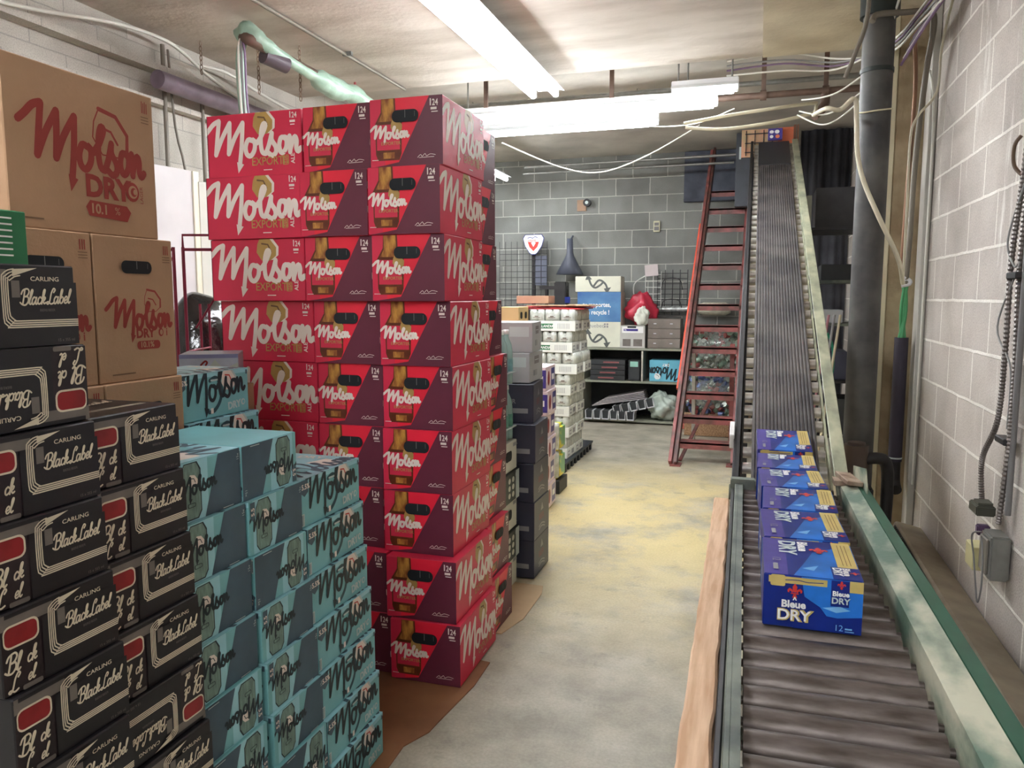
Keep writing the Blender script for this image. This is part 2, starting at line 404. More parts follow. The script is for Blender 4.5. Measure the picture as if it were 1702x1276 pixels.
KRAFT = mat('brown_cardboard', (178, 140, 108), .8, var=.1, scale=4, bump=.1, bscale=120)
KRAFT2 = mat('pale_cardboard', (206, 178, 132), .8, var=.12, scale=4)
BRINK = mat('brick_red_ink', (150, 52, 44), .7, var=.1)
TAPE = mat('flap_seam', (120, 90, 66), .8, var=.1)
BLUE = mat('royal_blue_carton', (22, 44, 132), .28, var=.25, scale=7)
BLUE2 = mat('bright_blue_ink', (40, 120, 214), .28, var=.35, scale=12)
BLUE3 = mat('sky_blue_ink', (130, 190, 240), .28, var=.2, scale=20)
PURP = mat('violet_ink', (74, 62, 150), .3, var=.3, scale=14)
BGOLD = mat('pale_gold_ink', (206, 182, 110), .35, var=.15, scale=20)
LILY = mat('orange_red_ink', (206, 58, 48), .35, var=.1)
GREY = mat('grey_ink', (150, 150, 152), .5, var=.1)
PALEGREEN = mat('dull_green_ink', (50, 130, 92), .5, var=.1)

def carton(name, L, Wd, H, base, arts, seam=None, hole=None):
    """L along Y, Wd along X, origin at the bottom centre; arts: face -> Art"""
    mb = MB(); mb.box((0, 0, H / 2), (Wd - .002, L - .002, H - .001), 0, bev=.0025)
    mats = [base]
    if seam is not None:
        a = Art(Wd, L); a.rect(seam, Wd / 2 - .0012, .004, Wd / 2 + .0012, L - .004); arts = dict(arts)
        if '+Z' not in arts: arts['+Z'] = a
    put_faces(mb, L - .002, Wd - .002, H - .001, arts, mats)
    o = mb.build(name, mats)
    if hole:
        cx, cz, w, h = hole
        for sgn in (-1, 1):
            hb = MB(); a = Art(Wd, H); a.z = .0032
            r = h / 2; a.rrect(HOLE, cx - w / 2 - .0008, cz - r - .0008, cx + w / 2 + .0008, cz + r + .0008, r * .95)
            mm = [HOLE, base]
            o_, U, N = ((-Wd / 2, -L / 2, 0), (1, 0, 0), (0, -1, 0)) if sgn < 0 else ((Wd / 2, L / 2, 0), (-1, 0, 0), (0, 1, 0))
            P = [(p[0], p[1]) for p in []]
            a.put(hb, o_, U, (0, 0, 1), N, mm)
            b = Art(Wd, H); b.z = .0036; b.rect(GREYD, cx - .001, cz - h * .15, cx + .001, cz + h * .5)
            b.rect(GREYD, cx + w * .36, cz - h * .1, cx + w * .37, cz + h * .35); b.put(hb, o_, U, (0, 0, 1), N, mm)
            hb.build('hand_hole', mm, o)
    return o
GREYD = mat('slot_edge', (120, 118, 118), .7, var=0)

def bottle_art(a, cx, y0, w, h):
    a.poly(AMBER, [(cx - w * .26, y0 + h), (cx + w * .26, y0 + h), (cx + w * .28, y0 + h * .78), (cx + w * .5, y0 + h * .60), (cx + w * .48, y0 + h * .1), (cx + w * .4, y0), (cx - w * .4, y0), (cx - w * .48, y0 + h * .1), (cx - w * .5, y0 + h * .60), (cx - w * .28, y0 + h * .78)])
    a.poly(NECK, [(cx - w * .24, y0 + h * .99), (cx + w * .2, y0 + h * .99), (cx + w * .22, y0 + h * .76), (cx + w * .38, y0 + h * .63), (cx - w * .38, y0 + h * .63), (cx - w * .24, y0 + h * .76)])
    a.rect(RED, cx - w * .44, y0 + h * .17, cx + w * .42, y0 + h * .58)
    a.rect(NECK, cx - w * .2, y0 + h * .03, cx + w * .22, y0 + h * .13)

def red_arts(L, Wd, H):
    a = Art(L, H)
    hexicon(a, GOLD, TAPE, L * .60, H * .84, .088, CREAM)
    molson(a, CREAM, -.004, H * .34, L * 1.0, .045, .88, 0.02)
    a.text(GOLD, 'EXPORT', L * .48, H * .17, .030, bold=.01, sx=.88)
    a.rrect(GOLD, L * .80, H * .155, L * .865, H * .31, .006)
    a.text(RED, 'MSN', L * .858, H * .165, .016, rot=pi / 2)
    a.text(CREAM, 'ALE', L * .925, H * .165, .016, rot=pi / 2, bold=.02)
    a.rect(CREAM, L * .60, H * .085, L * .69, H * .10)
    a.rect(CREAM, L * .885, H * .87, L * .895, H * .97); a.text(CREAM, '24', L * .905, H * .87, .020, sx=.8, bold=.02)
    a.rect(CREAM, L * .885, H * .80, L * .94, H * .835); a.rect(CREAM, L * .89, H * .76, L * .935, H * .775)
    b = Art(Wd, H)
    b.poly(REDL, [(Wd * .30, H), (Wd * .82, H), (Wd * .38, 0), (Wd * .2, 0)])
    b.poly(MAR, [(Wd * .82, H), (Wd, H), (Wd, 0), (Wd * .0, 0), (Wd * .22, H * .035), (Wd * .40, H * .07)])
    bottle_art(b, Wd * .26, H * .10, Wd * .37, H * .90)
    b.at(Wd * .37, H * .60, .045); b.poly(GOLD, HEX); b.at()
    molson(b, CREAM, Wd * .02, H * .42, Wd * .52, .06, .86, .03)
    b.text(GOLD, 'EXPORTER', Wd * .16, H * .325, .011, bold=.01)
    b.rect(CREAM, Wd * .83, H * .85, Wd * .845, H * .95); b.text(CREAM, '24', Wd * .86, H * .85, .021, sx=.75, bold=.02)
    b.rect(CREAM, Wd * .84, H * .79, Wd * .92, H * .825); b.rect(CREAM, Wd * .85, H * .755, Wd * .935, H * .768)
    b.strokes(CREAM, [[(Wd * .66, H * .12), (Wd * .70, H * .16), (Wd * .72, H * .13), (Wd * .76, H * .17), (Wd * .78, H * .135), (Wd * .83, H * .16), (Wd * .90, H * .145)], [(Wd * .68, H * .115), (Wd * .88, H * .12)]], .0018, 3)
    b.rect(CREAM, Wd * .03, H * .105, Wd * .12, H * .115)
    return {'+X': a, '-X': a, '-Y': b, '+Y': b}

def teal_arts(L, Wd, H):
    a = Art(L, H)
    a.rect(TEAL2, 0, H * .9, L, H)
    hexicon(a, CREAM, LILY, L * .70, H * .80, .062, SILV)
    # curved can silhouette behind the word
    a.strokes(mat('mid_teal_ink', (34, 78, 90), .4, var=.3), [[(L * .44, H * .82), (L * .53, H * .86), (L * .60, H * .62), (L * .57, H * .34), (L * .49, H * .16), (L * .42, H * .14)]], .012, 5)
    a.rect(CREAM, L * .44, H * .1, L * .475, H * .22); a.rect(SILV, L * .45, H * .80, L * .56, H * .84)
    molson(a, TDARK, L * .06, H * .32, L * .88, .040, .95, .11)
    a.text(SILV, 'DRY', L * .68, H * .12, .021, bold=.045, rot=.06)
    a.ell(SILV, L * .90, H * .235, .010, .010); a.ell(TEAL, L * .905, H * .235, .0055, .0055)
    a.poly(SLATE, [(L * .01, H * .98), (L * .115, H * .98), (L * .115, H * .72), (L * .06, H * .64), (L * .01, H * .72)])
    a.text(CREAM, '5.5%', L * .02, H * .79, .014, bold=.03)
    a.rect(SLATE, L * .95, H * .86, L * .975, H * .96); a.rect(SILV, L * .01, H * .05, L * .05, H * .3)
    a.rect(SLATE, L * .012, H * .07, L * .02, H * .28); a.rect(SLATE, L * .03, H * .07, L * .036, H * .28)
    b = Art(Wd, H)
    b.rect(TEAL2, 0, 0, Wd * .5, H)
    b.rect(TEAL, 0, 0, Wd * .07, H)
    b.poly(SLATE, [(Wd * .66, H), (Wd, H), (Wd, 0), (Wd * .44, 0)])
    cx = Wd * .26
    b.poly(TDARK, [(cx - .020, H * .97), (cx + .020, H * .97), (cx + .031, H * .84), (cx + .031, H * .14), (cx + .020, H * .03), (cx - .020, H * .03), (cx - .031, H * .14), (cx - .031, H * .84)])
    b.poly(CAN, [(cx - .019, H * .955), (cx + .017, H * .955), (cx + .028, H * .82), (cx + .028, H * .16), (cx + .018, H * .05), (cx - .019, H * .05), (cx - .029, H * .16), (cx - .029, H * .82)])
    hexicon(b, CREAM, TDARK, cx + .006, H * .66, .030)
    molson(b, TDARK, Wd * .02, H * .42, Wd * .60, .05, .85, .10)
    b.rrect(TDARK, cx - .014, H * .24, cx + .010, H * .31, .003); b.rrect(CAN, cx - .012, H * .25, cx + .008, H * .30, .002)
    b.poly(SLATE, [(Wd * .02, H * .97), (Wd * .10, H * .97), (Wd * .10, H * .70), (Wd * .06, H * .62), (Wd * .02, H * .70)]); b.text(CREAM, '5.5', Wd * .088, H * .72, .012, rot=pi / 2, bold=.02)
    b.text(SILV, '15x', Wd * .97, H * .8, .008, rot=pi / 2); b.rect(SILV, Wd * .70, H * .03, Wd * .86, H * .045)
    c = Art(Wd, L)
    c.rect(TEAL2, 0, 0, Wd, L)
    c.poly(CREAM, [(Wd * .1, L * .1), (Wd * .5, L * .05), (Wd * .62, L * .3), (Wd * .3, L * .42)])
    c.poly(CREAM, [(Wd * .5, L * .62), (Wd * .9, L * .58), (Wd * .95, L * .8), (Wd * .6, L * .86)])
    c.strokes(SLATE, [[(Wd * .1, L * .5), (Wd * .5, L * .56), (Wd * .9, L * .42)]], .012, 4)
    molson(c, SLATE, Wd * .92, L * .03, L * .95, .045, .85, pi / 2 * 1.0)
    c.rrect(TEAL, Wd * .62, L * .28, Wd * .8, L * .4, .006); c.text(CREAM, 'DRY', Wd * .2, L * .80, .03, bold=.03, rot=.1)
    return {'+X': a, '-X': a, '-Y': b, '+Y': b, '+Z': c}

def black_arts(L, Wd, H):
    b = Art(Wd, H)
    # painted cans at the left third
    b.rect(BGREY, 0, H * .80, Wd * .42, H * .93)
    b.rect(BLK2, 0, H * .02, Wd * .34, H * .80)
    b.rrect(BLINE, Wd * .02, H * .56, Wd * .30, H * .84, .012); b.rrect(BRED, Wd * .03, H * .585, Wd * .285, H * .815, .010)
    b.rect(BGREY, Wd * .0, H * .93, Wd * .04, H * .985)
    script(b, BLINE, 'Bl', Wd * .03, H * .28, .028, .12); script(b, BLINE, 'ck', Wd * .185, H * .32, .024, .12)
    script(b, BLINE, 'L', Wd * .04, H * .05, .026, .12); script(b, BLINE, 'el', Wd * .18, H * .10, .022, .12)
    b.rrect(BGREY, Wd * .14, H * .01, Wd * .30, H * .07, .003)
    b.rect(BLK, Wd * .32, 0, Wd, H * .79)
    for k in range(4):
        d = k * .0034; x0 = Wd * .375 + d; y0 = H * .245 + d
        b.strokes(BLINE, [[(Wd, y0), (x0 + .016, y0), (x0 + .010, y0 + .0012), (x0 + .003, y0 + .006), (x0, y0 + .016), (x0, H * .80), (x0 + .003, H * .875 - d), (x0 + .012, H * .92 - d), (x0 + .022, H * .935 - d)]], .0021, 2)
    b.conv(BLINE, [[(Wd * .46, H * .85), (Wd * .46, H * .935), (Wd * .66, H * .955)]])
    b.rect(BGREY, Wd * .445, H * .60, Wd * .51, H * .80)
    b.text(BLINE, 'CARLING', Wd * .60, H * .80, .0072, bold=.01, sx=1.25)
    script(b, BLINE, 'Black Label', Wd * .515, H * .515, .0235, .115, slope=0.02, sx=.94)
    b.text(BGREY, 'BIERE/BEER', Wd * .66, H * .43, .0042)
    b.text(BGREY, '15 x 355 ml', Wd * .80, H * .05, .005)
    c = Art(Wd, L)
    for k in range(4):
        d = k * .004; c.strokes(BLINE, [[(Wd * .2 + d, L * .9), (Wd * .2 + d, L * .2 + d), (Wd * .9, L * .2 + d)]], .0024, 1)
    script(c, BLINE, 'Black Label', Wd * .30, L * .45, .030, .13)
    c.ell(BLINE, Wd * .6, L * .8, .03, .02)
    return {'-Y': b, '+Y': b, '+Z': c}

def brown_art(w, h, big=True):
    a = Art(w, h)
    x0, y0, ww = (.10, .42, .80) if big else (.13, .37, .80)
    hx, hy, hs = (.66, .67, .105) if big else (.69, .56, .056)
    a.at(w * hx, h * hy, hs)
    a.strokes(BRINK, [[HEX[i] for i in (0, 1, 2, 3)]], .10 if big else .1, 1)
    a.strokes(BRINK, [[HEX[i] for i in (3, 4, 5, 6, 7, 0)]], .035, 1); a.strokes(BRINK, [[(-.25, .1), (.02, .05), (.2, -.2)]], .06, 1); a.at()
    molson(a, BRINK, w * x0, h * y0, w * ww, .050, 1.0 if big else 1.0, .02)
    if big:
        a.text(BRINK, 'DRY', w * .47, h * .245, .048, bold=.045)
        a.ell(BRINK, w * .80, h * .31, .022, .024); a.ell(KRAFT, w * .805, h * .31, .015, .016); a.ell(BRINK, w * .81, h * .31, .010, .011); a.ell(KRAFT, w * .82, h * .312, .006, .007)
        a.text(BRINK, 'LAGER', w * .88, h * .24, .010, rot=pi / 2)
        a.poly(BRINK, [(w * .46, h * .17), (w * .49, h * .215), (w * .75, h * .205), (w * .78, h * .165), (w * .75, h * .10), (w * .48, h * .115)])
        a.text(KRAFT, '10.1', w * .50, h * .135, .022, bold=.03); a.text(KRAFT, '%', w * .66, h * .14, .018)
        a.rect(TAPE, w * .04, h * .055, w * .19, h * .065)
        for i in range(4): a.rect(BRINK, w * (.90 + i * .012), h * .87, w * (.906 + i * .012), h * (.95 - .01 * (i % 2)))
        for i in range(3): a.rect(TAPE, w * .89, h * (.84 - .02 * i), w * .95, h * (.845 - .02 * i))
    else:
        a.text(BRINK, 'DRY', w * .46, h * .30, .022, bold=.045)
        a.ell(BRINK, w * .78, h * .33, .009, .011); a.ell(KRAFT, w * .785, h * .33, .005, .007); a.text(BRINK, 'i', w * .85, h * .305, .02, bold=.02)
        a.rrect(BRINK, w * .46, h * .215, w * .76, h * .275, .009); a.text(KRAFT, '10.1%', w * .51, h * .23, .014, bold=.03)
        a.rect(TAPE, w * .14, h * .05, w * .42, h * .06)
        for i in range(3): a.rect(BRINK, w * (.86 + i * .025), h * .89, w * (.872 + i * .025), h * .955)
        for i in range(3): a.rect(TAPE, w * .84, h * (.87 - .018 * i), w * .94, h * (.875 - .018 * i))
    return a

def fleur(a, m, x, y, s):
    a.at(x, y, s)
    a.poly(m, [(0, .5), (.14, .28), (.1, .05), (.06, -.05), (-.06, -.05), (-.1, .05), (-.14, .28)])
    for k in (-1, 1):
        a.poly(m, [(k * .08, -.04), (k * .14, .12), (k * .30, .2), (k * .42, .08), (k * .40, -.06), (k * .30, -.08), (k * .32, .04), (k * .22, .02), (k * .16, -.08)][::k])
    a.rect(m, -.22, -.16, .22, -.09)
    a.poly(m, [(-.06, -.16), (.06, -.16), (.14, -.36), (0, -.46), (-.14, -.36)]); a.at()
def blue_arts(L, Wd, H):
    f = Art(Wd, H)
    f.poly(BLUE2, [(Wd * .38, H), (Wd, H), (Wd, 0), (Wd * .78, 0), (Wd * .58, H * .45), (Wd * .42, H * .62)])
    f.poly(BLUE3, [(Wd * .60, H * .45), (Wd * .78, H * .50), (Wd * .88, H * .44), (Wd * .74, H * .38)])
    f.poly(BLUE, [(Wd * .3, 0), (Wd, 0), (Wd, H * .34), (Wd * .75, H * .28), (Wd * .5, H * .33)])
    f.rect(BGOLD, Wd * .05, H * .84, Wd * .64, H * .965); f.strokes(BLUE, [[(Wd * .22, H * .90), (Wd * .35, H * .915), (Wd * .45, H * .89), (Wd * .6, H * .905)]], .0018, 3)
    f.rrect(BGOLD, Wd * .07, H * .78, Wd * .22, H * .99, .004)
    f.rect(BLUE, Wd * .68, H * .5, Wd * .86, H * .98); f.rect(BGOLD, Wd * .86, H * .78, Wd, H)
    fleur(f, LILY, Wd * .32, H * .70, .036); fleur(f, LILY, Wd * .78, H * .90, .020)
    f.text(WHITE, 'Bleue', Wd * .19, H * .40, .0155, bold=.04); f.text(WHITE, '^', Wd * .30, H * .50, .012, bold=.03)
    f.text(WHITE, 'Bleue', Wd * .695, H * .70, .0105, bold=.035)
    f.text(BGOLD, 'DRY', Wd * .148, H * .155, .0245, bold=.05, sx=1.05); f.text(WHITE, 'DRY', Wd * .155, H * .165, .0225, bold=.015, sx=1.08); 
    f.text(SILV, 'DRY', Wd * .69, H * .56, .013, bold=.03)
    f.text(BLUE3, '12', Wd * .74, H * .06, .013); f.rect(BLUE3, Wd * .83, H * .09, Wd * .90, H * .12); f.rect(BLUE3, Wd * .83, H * .05, Wd * .92, H * .065)
    t = Art(Wd, L)
    t.rect(PURP, Wd * .0, 0, Wd * .25, L)
    t.poly(BLUE2, [(Wd * .3, 0), (Wd, 0), (Wd, L * .95), (Wd * .55, L * .65), (Wd * .42, L * .3)])
    t.poly(BLUE3, [(Wd * .40, L * .20), (Wd * .58, L * .30), (Wd * .52, L * .16)])
    t.rect(BGOLD, Wd * .78, L * .30, Wd * .985, L * .99)
    for i in range(3): t.rect(TAPE, Wd * (.84 + .04 * i), L * .36, Wd * (.847 + .04 * i), L * .92)
    t.rect(BLUE, Wd * .70, L * .0, Wd * .99, L * .30)
    t.text(SILV, 'DRY', Wd * .19, L * .92, .036, bold=.04, rot=-pi / 2); t.text(WHITE, 'Bleue', Wd * .40, L * .92, .022, bold=.04, rot=-pi / 2)
    fleur(t, LILY, Wd * .62, L * .70, .05)
    t.text(WHITE, 'DRY', Wd * .72, L * .27, .018, bold=.03, rot=-pi / 2); t.text(WHITE, 'Bleue', Wd * .82, L * .27, .015, bold=.03, rot=-pi / 2)
    fleur(t, LILY, Wd * .93, L * .16, .022)
    t.text(GREY, '12', Wd * .10, L * .40, .018, rot=-pi / 2); t.rect(GREY, Wd * .10, L * .1, Wd * .15, L * .25)
    sd = Art(L, H); sd.rect(PURP, L * .05, H * .05, L * .95, H * .95); sd.text(WHITE, 'Bleue', L * .2, H * .45, .02, bold=.04); sd.text(SILV, 'DRY', L * .2, H * .15, .026, bold=.04)
    return {'-Y': f, '+Y': f, '+Z': t, '+X': sd, '-X': sd}

ORD = ['top', 'second', 'third', 'fourth', 'fifth', 'sixth', 'seventh', 'eighth', 'ninth', 'tenth', 'eleventh', 'twelfth']
first_used = {}
def place(proto, x, y, z, rz=0.0, flip=False, H=0.0, label=None, cat=None, group=None, jit=.0):
    o = proto if not first_used.get(proto.name) else copy_tree(proto)
    if o is proto: first_used[proto.name] = True
    o.rotation_euler = (pi if flip else 0, 0, rz + random.uniform(-jit, jit))
    o.location = (x, y, z + (H if flip else 0))
    return tag(o, label, cat, group)

# ================================================================== THE ROOM
XL, XR, YB, YF, HC, HC2 = -3.3, 0.82, 9.2, -2.6, 2.9, 3.08
def struct(name, mb, m, **k):
    o = mb.build(name, m, **k); o['kind'] = 'structure'; return o
FLOOR = floor_mat()
struct('floor', MB().box(((XL + XR) / 2, (YB + YF) / 2, -.05), (XR - XL + .4, YB - YF + .4, .1)), FLOOR)
WR = block_mat('painted_block_right', 'y', (206, 198, 190), (196, 188, 181), (244, 240, 232), .02, .12, .007, drip=.8)
WL = block_mat('block_left', 'y', (214, 208, 198), (200, 196, 186), (184, 180, 172), .02, .3, .004)
WB = block_mat('grey_block_back', 'x', (152, 154, 150), (134, 136, 133), (200, 200, 192), .02, .05, .006)
struct('wall_right', MB().box((XR + .05, (YB + YF) / 2, 1.6), (.1, YB - YF, 3.3)), WR)
struct('wall_left', MB().box((XL - .05, (YB + YF) / 2, 1.6), (.1, YB - YF, 3.3)), WL)
struct('wall_back', MB().box(((XL + XR) / 2, YB + .05, 1.6), (XR - XL + .2, .1, 3.3)), WB)
struct('wall_front', MB().box(((XL + XR) / 2, YF - .05, 1.6), (XR - XL + .2, .1, 3.3)), WB)
CE = mat('stained_concrete_ceiling', (214, 206, 196), .9, c2=(182, 172, 160), scale=1.6, bump=.3, bscale=30, stretch=(1, 3, 1), rng=(.3, .62))
CE2 = mat('beige_ceiling_patch', (212, 202, 176), .9, c2=(186, 174, 148), scale=3, bump=.25, bscale=40)
CE3 = mat('grey_rear_ceiling', (204, 198, 186), .9, c2=(166, 160, 150), scale=1.5, bump=.3, bscale=20)
struct('ceiling', MB().box(((XL - .02 + XR) / 2, (5.15 + YF) / 2, HC + .15), (XR - XL + .2, 5.15 - YF, .3)), CE)
struct('ceiling', MB().box(((XL + XR) / 2, (5.15 + YB) / 2, HC2 + .1), (XR - XL + .2, YB - 5.15 + .1, .2)), CE3)
struct('trim_1', MB().box(((-.03 + XR) / 2, (5.14 + 2.2) / 2, HC - .006), (XR + .03, 5.14 - 2.2, .012)), CE2)
# concrete post beside the right wall and its pale edge strip
POST = mat('weathered_concrete_post', (176, 158, 128), .85, c2=(140, 122, 94), scale=6, bump=.3)
PALE = mat('pale_painted_strip', (214, 206, 176), .6, var=.1)
struct('trim_2', MB().box((.735, 4.72, 1.45), (.17, .30, 2.9), bev=.004), POST)
struct('trim_3', MB().box((.636, 4.62, 1.45), (.026, .10, 2.9), bev=.003), PALE)
struct('trim_4', MB().box((.80, 4.50, 1.45), (.035, .12, 2.9), bev=.003), mat('whitewashed_edge', (196, 192, 184), .8, var=.1))
# low ledge of the left wall near the ceiling
struct('trim_5', MB().box((XL + .04, 3.3, 2.70), (.08, 11.2, .035)).box((XL + .03, 3.3, 2.52), (.06, 11.2, .03)), WL)

# ================================================================== LIGHTS
TUBE = mat('lit_fluorescent_tube', (255, 255, 255), .4, var=0, emit=TUBE_POWER)
nt = TUBE.node_tree; nt.nodes['Principled BSDF'].inputs['Emission Color'].default_value = (.93, .97, 1.0, 1)
HOUS = mat('white_enamel_housing', (236, 238, 240), .4, var=.03)
METAL = mat('galvanised_metal', (150, 150, 146), .4, .6, var=.2, scale=20)
def fixture(loc, rz, ln, label, w=.26, tubes=2, z=2.8):
    t = empty('fluorescent_light', (loc[0], loc[1], z), rz, label=label, cat='light', group='fluorescent ceiling lights')
    MB().box((0, 0, .035), (w * .4, ln, .05), bev=.004).build('housing', HOUS, t)
    m = MB()
    m.prism([(-w / 2, .012), (-w * .2, .035), (w * .2, .035), (w / 2, .012), (w / 2, .016), (w * .2, .040), (-w * .2, .040), (-w / 2, .016)], (0, -ln / 2, -.008), (1, 0, 0), (0, 0, 1), (0, 1, 0), ln)
    m.build('reflector', HOUS, t)
    for k in range(tubes):
        x = (k - (tubes - 1) / 2) * w * .6
        MB().cyl((x, -ln / 2 + .03, -.022), (x, ln / 2 - .03, -.022), .019, n=12).build('tube', TUBE, t)
        for s in (-1, 1): MB().box((x, s * (ln / 2 - .015), -.006), (.03, .03, .045), bev=.003).build('tube_holder', HOUS, t)
    for s in (-1, 1): MB().cyl((0, s * ln * .4, .06), (0, s * ln * .4, (HC2 if rz else HC) - z), .006, n=6).build('hanger_rod', METAL, t)
    return t
fixture((-1.42, 3.98), 0, 2.42, 'long double-tube fluorescent light running toward the back over the aisle')
fixture((-1.42, -.4), 0, 2.42, 'double-tube fluorescent light overhead, nearer than the picture shows')
fixture((-.3, -2.0), pi / 2, 2.42, 'added crosswise double-tube fluorescent fill light behind the viewer')  # unseen fixture added as fill for the foreground faces
fixture((-2.9, 7.6), 0, 2.1, 'added fluorescent fill light along the left wall, hidden behind the red stack')  # hidden fixture added to brighten the rear of the room
fixture((-1.28, 5.40), pi / 2, 1.95, 'fluorescent light hung crosswise behind the red beer stack', w=.16, z=2.72)
fixture((-.38, 5.26), pi / 2, .42, 'short crosswise fluorescent light right of the longer crosswise one', w=.10, tubes=1, z=2.76)

fixture((-1.68, 6.35), pi / 2, 1.75, 'thin crosswise fluorescent light farthest back', w=.06, tubes=1, z=2.82)

# ================================================================== RED 24-BOTTLE CASES
RL, RW, RH = .42, .28, .235
red = carton('beer_case', RL, RW, RH, RED, red_arts(RL, RW, RH), hole=(RW * .50, RH * .73, .100, .040))
# front right edge of each tier, top to bottom: (x of the corner, y of the front)
tiers = [(-1.045, 2.52), (-1.06, 2.50), (-1.045, 2.51), (-1.04, 2.545), (-1.04, 2.555), (-1.045, 2.55), (-1.05, 2.55), (-1.045, 2.555), (-.995, 2.57)]
tiers[7] = (-1.035, 2.50); tiers[8] = (-1, 2.49)
xoff = [.0, -.002, 0, .012, .015, .012, .01, .04, .058]
for i in range(9):
    z = .006 + (8 - i) * RH; xr, yf = -1.055 + xoff[i], tiers[i][1]
    n = ORD[i]
    place(red, xr - RW / 2, yf + RL / 2, z, random.uniform(-.012, .022), label='red beer case, %s from top in the front right column' % n if i else 'red beer case topmost in the front right column of the red stack', cat='beer case', group='red beer cases')
    xm = xr - RW - .006
    place(red, xm - RW / 2, yf + .02 + RL / 2 + random.uniform(-.008, .008), z, random.uniform(-.012, .012), label='red beer case, %s from top in the middle front column' % n if i else 'red beer case topmost in the middle column of the red stack', cat='beer case', group='red beer cases')
    xl = xm - RW - .008 + random.uniform(-.004, .004)
    place(red, xl - RL / 2, yf + .03 + RW / 2, z, pi / 2 + random.uniform(-.01, .01), label='red beer case with long side forward, %s from top of the left column' % n if i else 'red beer case with long side forward, topmost of the left column', cat='beer case', group='red beer cases')
    if i: place(red, xr - .006 - RL / 2 - (.04 if i < 4 else .02), yf + RL + .012 + RW / 2, z, pi / 2, label='red beer case behind the front right column, %s tier from the top' % n, cat='beer case', group='red beer cases')
place(red, -1.11 - RL / 2, 2.52 + RL + .012 + RW / 2, .006 + 8 * RH, pi / 2, label='red beer case behind the front right column on the top tier', cat='beer case', group='red beer cases')

# ================================================================== TEAL 15-CAN CASES
TL, TW, TH = .315, .224, .1345
tealp = carton('can_case', TL, TW, TH, TEAL, teal_arts(TL, TW, TH))
for i in range(7):        # nearest the red stack: long sides toward the aisle
    x = -1.145 + .011 * i; z = (6 - i) * TH + .004
    place(tealp, x - TW / 2, 1.735 + TL / 2 + .004 * (i % 2), z, random.uniform(-.015, .015), label='teal can case, %s in the column next to the red stack' % (ORD[i] + ' from the top' if i else 'topmost'), cat='can case', group='teal can cases')
flipC2 = [1, 0, 1, 0, 0, 0, 1, 0]; flipC1 = [0, 0, 0, 0, 1, 1, 1, 0]
for i in range(8):
    x = -1.150 + .010 * i; z = (7 - i) * TH + .004
    for k, (y0, fl) in enumerate(((1.505, flipC2[i]), (1.278, flipC1[i]))):
        place(tealp, x - TL / 2 - .004 * k, y0 + TW / 2 + .003 * i * (1 - k), z, pi / 2, bool(fl), TH,
              'teal can case, %s in the %s end-on teal column%s' % (ORD[i] + ' from top' if i else 'topmost', 'right' if k == 0 else 'left', ', upside down' if fl else ''), 'can case', 'teal can cases')
for i in range(9):
    x = -1.505 + (.02 if i else 0)
    place(tealp, x - TW / 2, 1.70 + TL / 2 + (.02 if i == 1 else 0), (8 - i) * TH + .004, 0, label='teal can case, %s in the rear column before the long red sides' % (ORD[i] + ' from the top' if i else 'topmost'), cat='can case', group='teal can cases')

# ================================================================== BLACK 15-CAN CASES
BL_, BW_, BH_ = .30, .224, .1345
blackp = carton('black_can_case', BL_, BW_, BH_, BLK, black_arts(BL_, BW_, BH_))
for i in range(11):
    fl = i == 1
    x = -1.132 + .011 * i
    place(blackp, x - BL_ / 2, .828 + BW_ / 2 + .004 * (i % 3) - (.004 if i == 2 else 0), (10 - i) * BH_ + .004, pi / 2, fl, BH_,
          'black can case, %s in the taller left column%s' % (ORD[i] + ' from the top' if i else 'topmost', ', upside down' if fl else ''), 'can case', 'black can cases')
for i in range(9):
    fl = i == 4
    x = -1.135 + .011 * i
    place(blackp, x - BL_ / 2, 1.059 + .002 + BW_ / 2 - (.008 if i > 3 else 0), (8 - i) * BH_ + .004, pi / 2, fl, BH_,
          'black can case, %s in the shorter column by teal cases%s' % (ORD[i] + ' from top' if i else 'topmost', ', upside down' if fl else ''), 'can case', 'black can cases')

# ================================================================== BROWN CARTONS on a pallet
WOOD = mat('weathered_wood', (196, 160, 124), .8, c2=(146, 108, 78), scale=14, stretch=(6, .7, 6), bump=.2)
pal = empty('pallet', (-1.735, 1.42, 0), label='wooden pallet under the brown cartons, mostly hidden behind the black cases', cat='pallet')
for k in range(5): MB().box((0, -.36 + .18 * k, .125), (.46, .12, .02)).build('deck_board', WOOD, pal)
for k in (-1, 0, 1): MB().box((k * .19, 0, .0615), (.07, .84, .105)).build('stringer', WOOD, pal)
bigH = .360
bigp = carton('brown_carton', .425, .28, bigH, KRAFT, {'+X': brown_art(.425, bigH, True), '-X': brown_art(.425, bigH, True)}, seam=TAPE)
endp = carton('brown_carton', .425, .262, bigH, KRAFT, {'-Y': brown_art(.262, bigH, False), '+Y': brown_art(.262, bigH, False)}, seam=TAPE, hole=(.131, .285, .098, .030))
endp.name = 'brown_carton_end'
place(bigp, -1.507 - .14, 1.246 + .2125, .14 + 4 * bigH, .0, label='big brown carton with red lettering on top of the brown stack', cat='carton', group='brown cartons')
for r in range(4):
    for k, y in enumerate((1.185, 1.449)):
        place(endp, -1.502 + (.0, .012, .004, .01)[r] - .2125, y + .131 + .003 * r, .14 + (3 - r) * bigH, pi / 2, label='brown carton with oval hand hole, %s in the %s column below the big one' % (['first', 'second', 'third', 'lowest'][r], ['left', 'right'][k]), cat='carton', group='brown cartons')
for o in list(bpy.data.objects):
    if o.name.startswith('brown_carton_end'): o.name = 'brown_carton'
    elif o.name.startswith('black_can_case'): o.name = 'can_case'
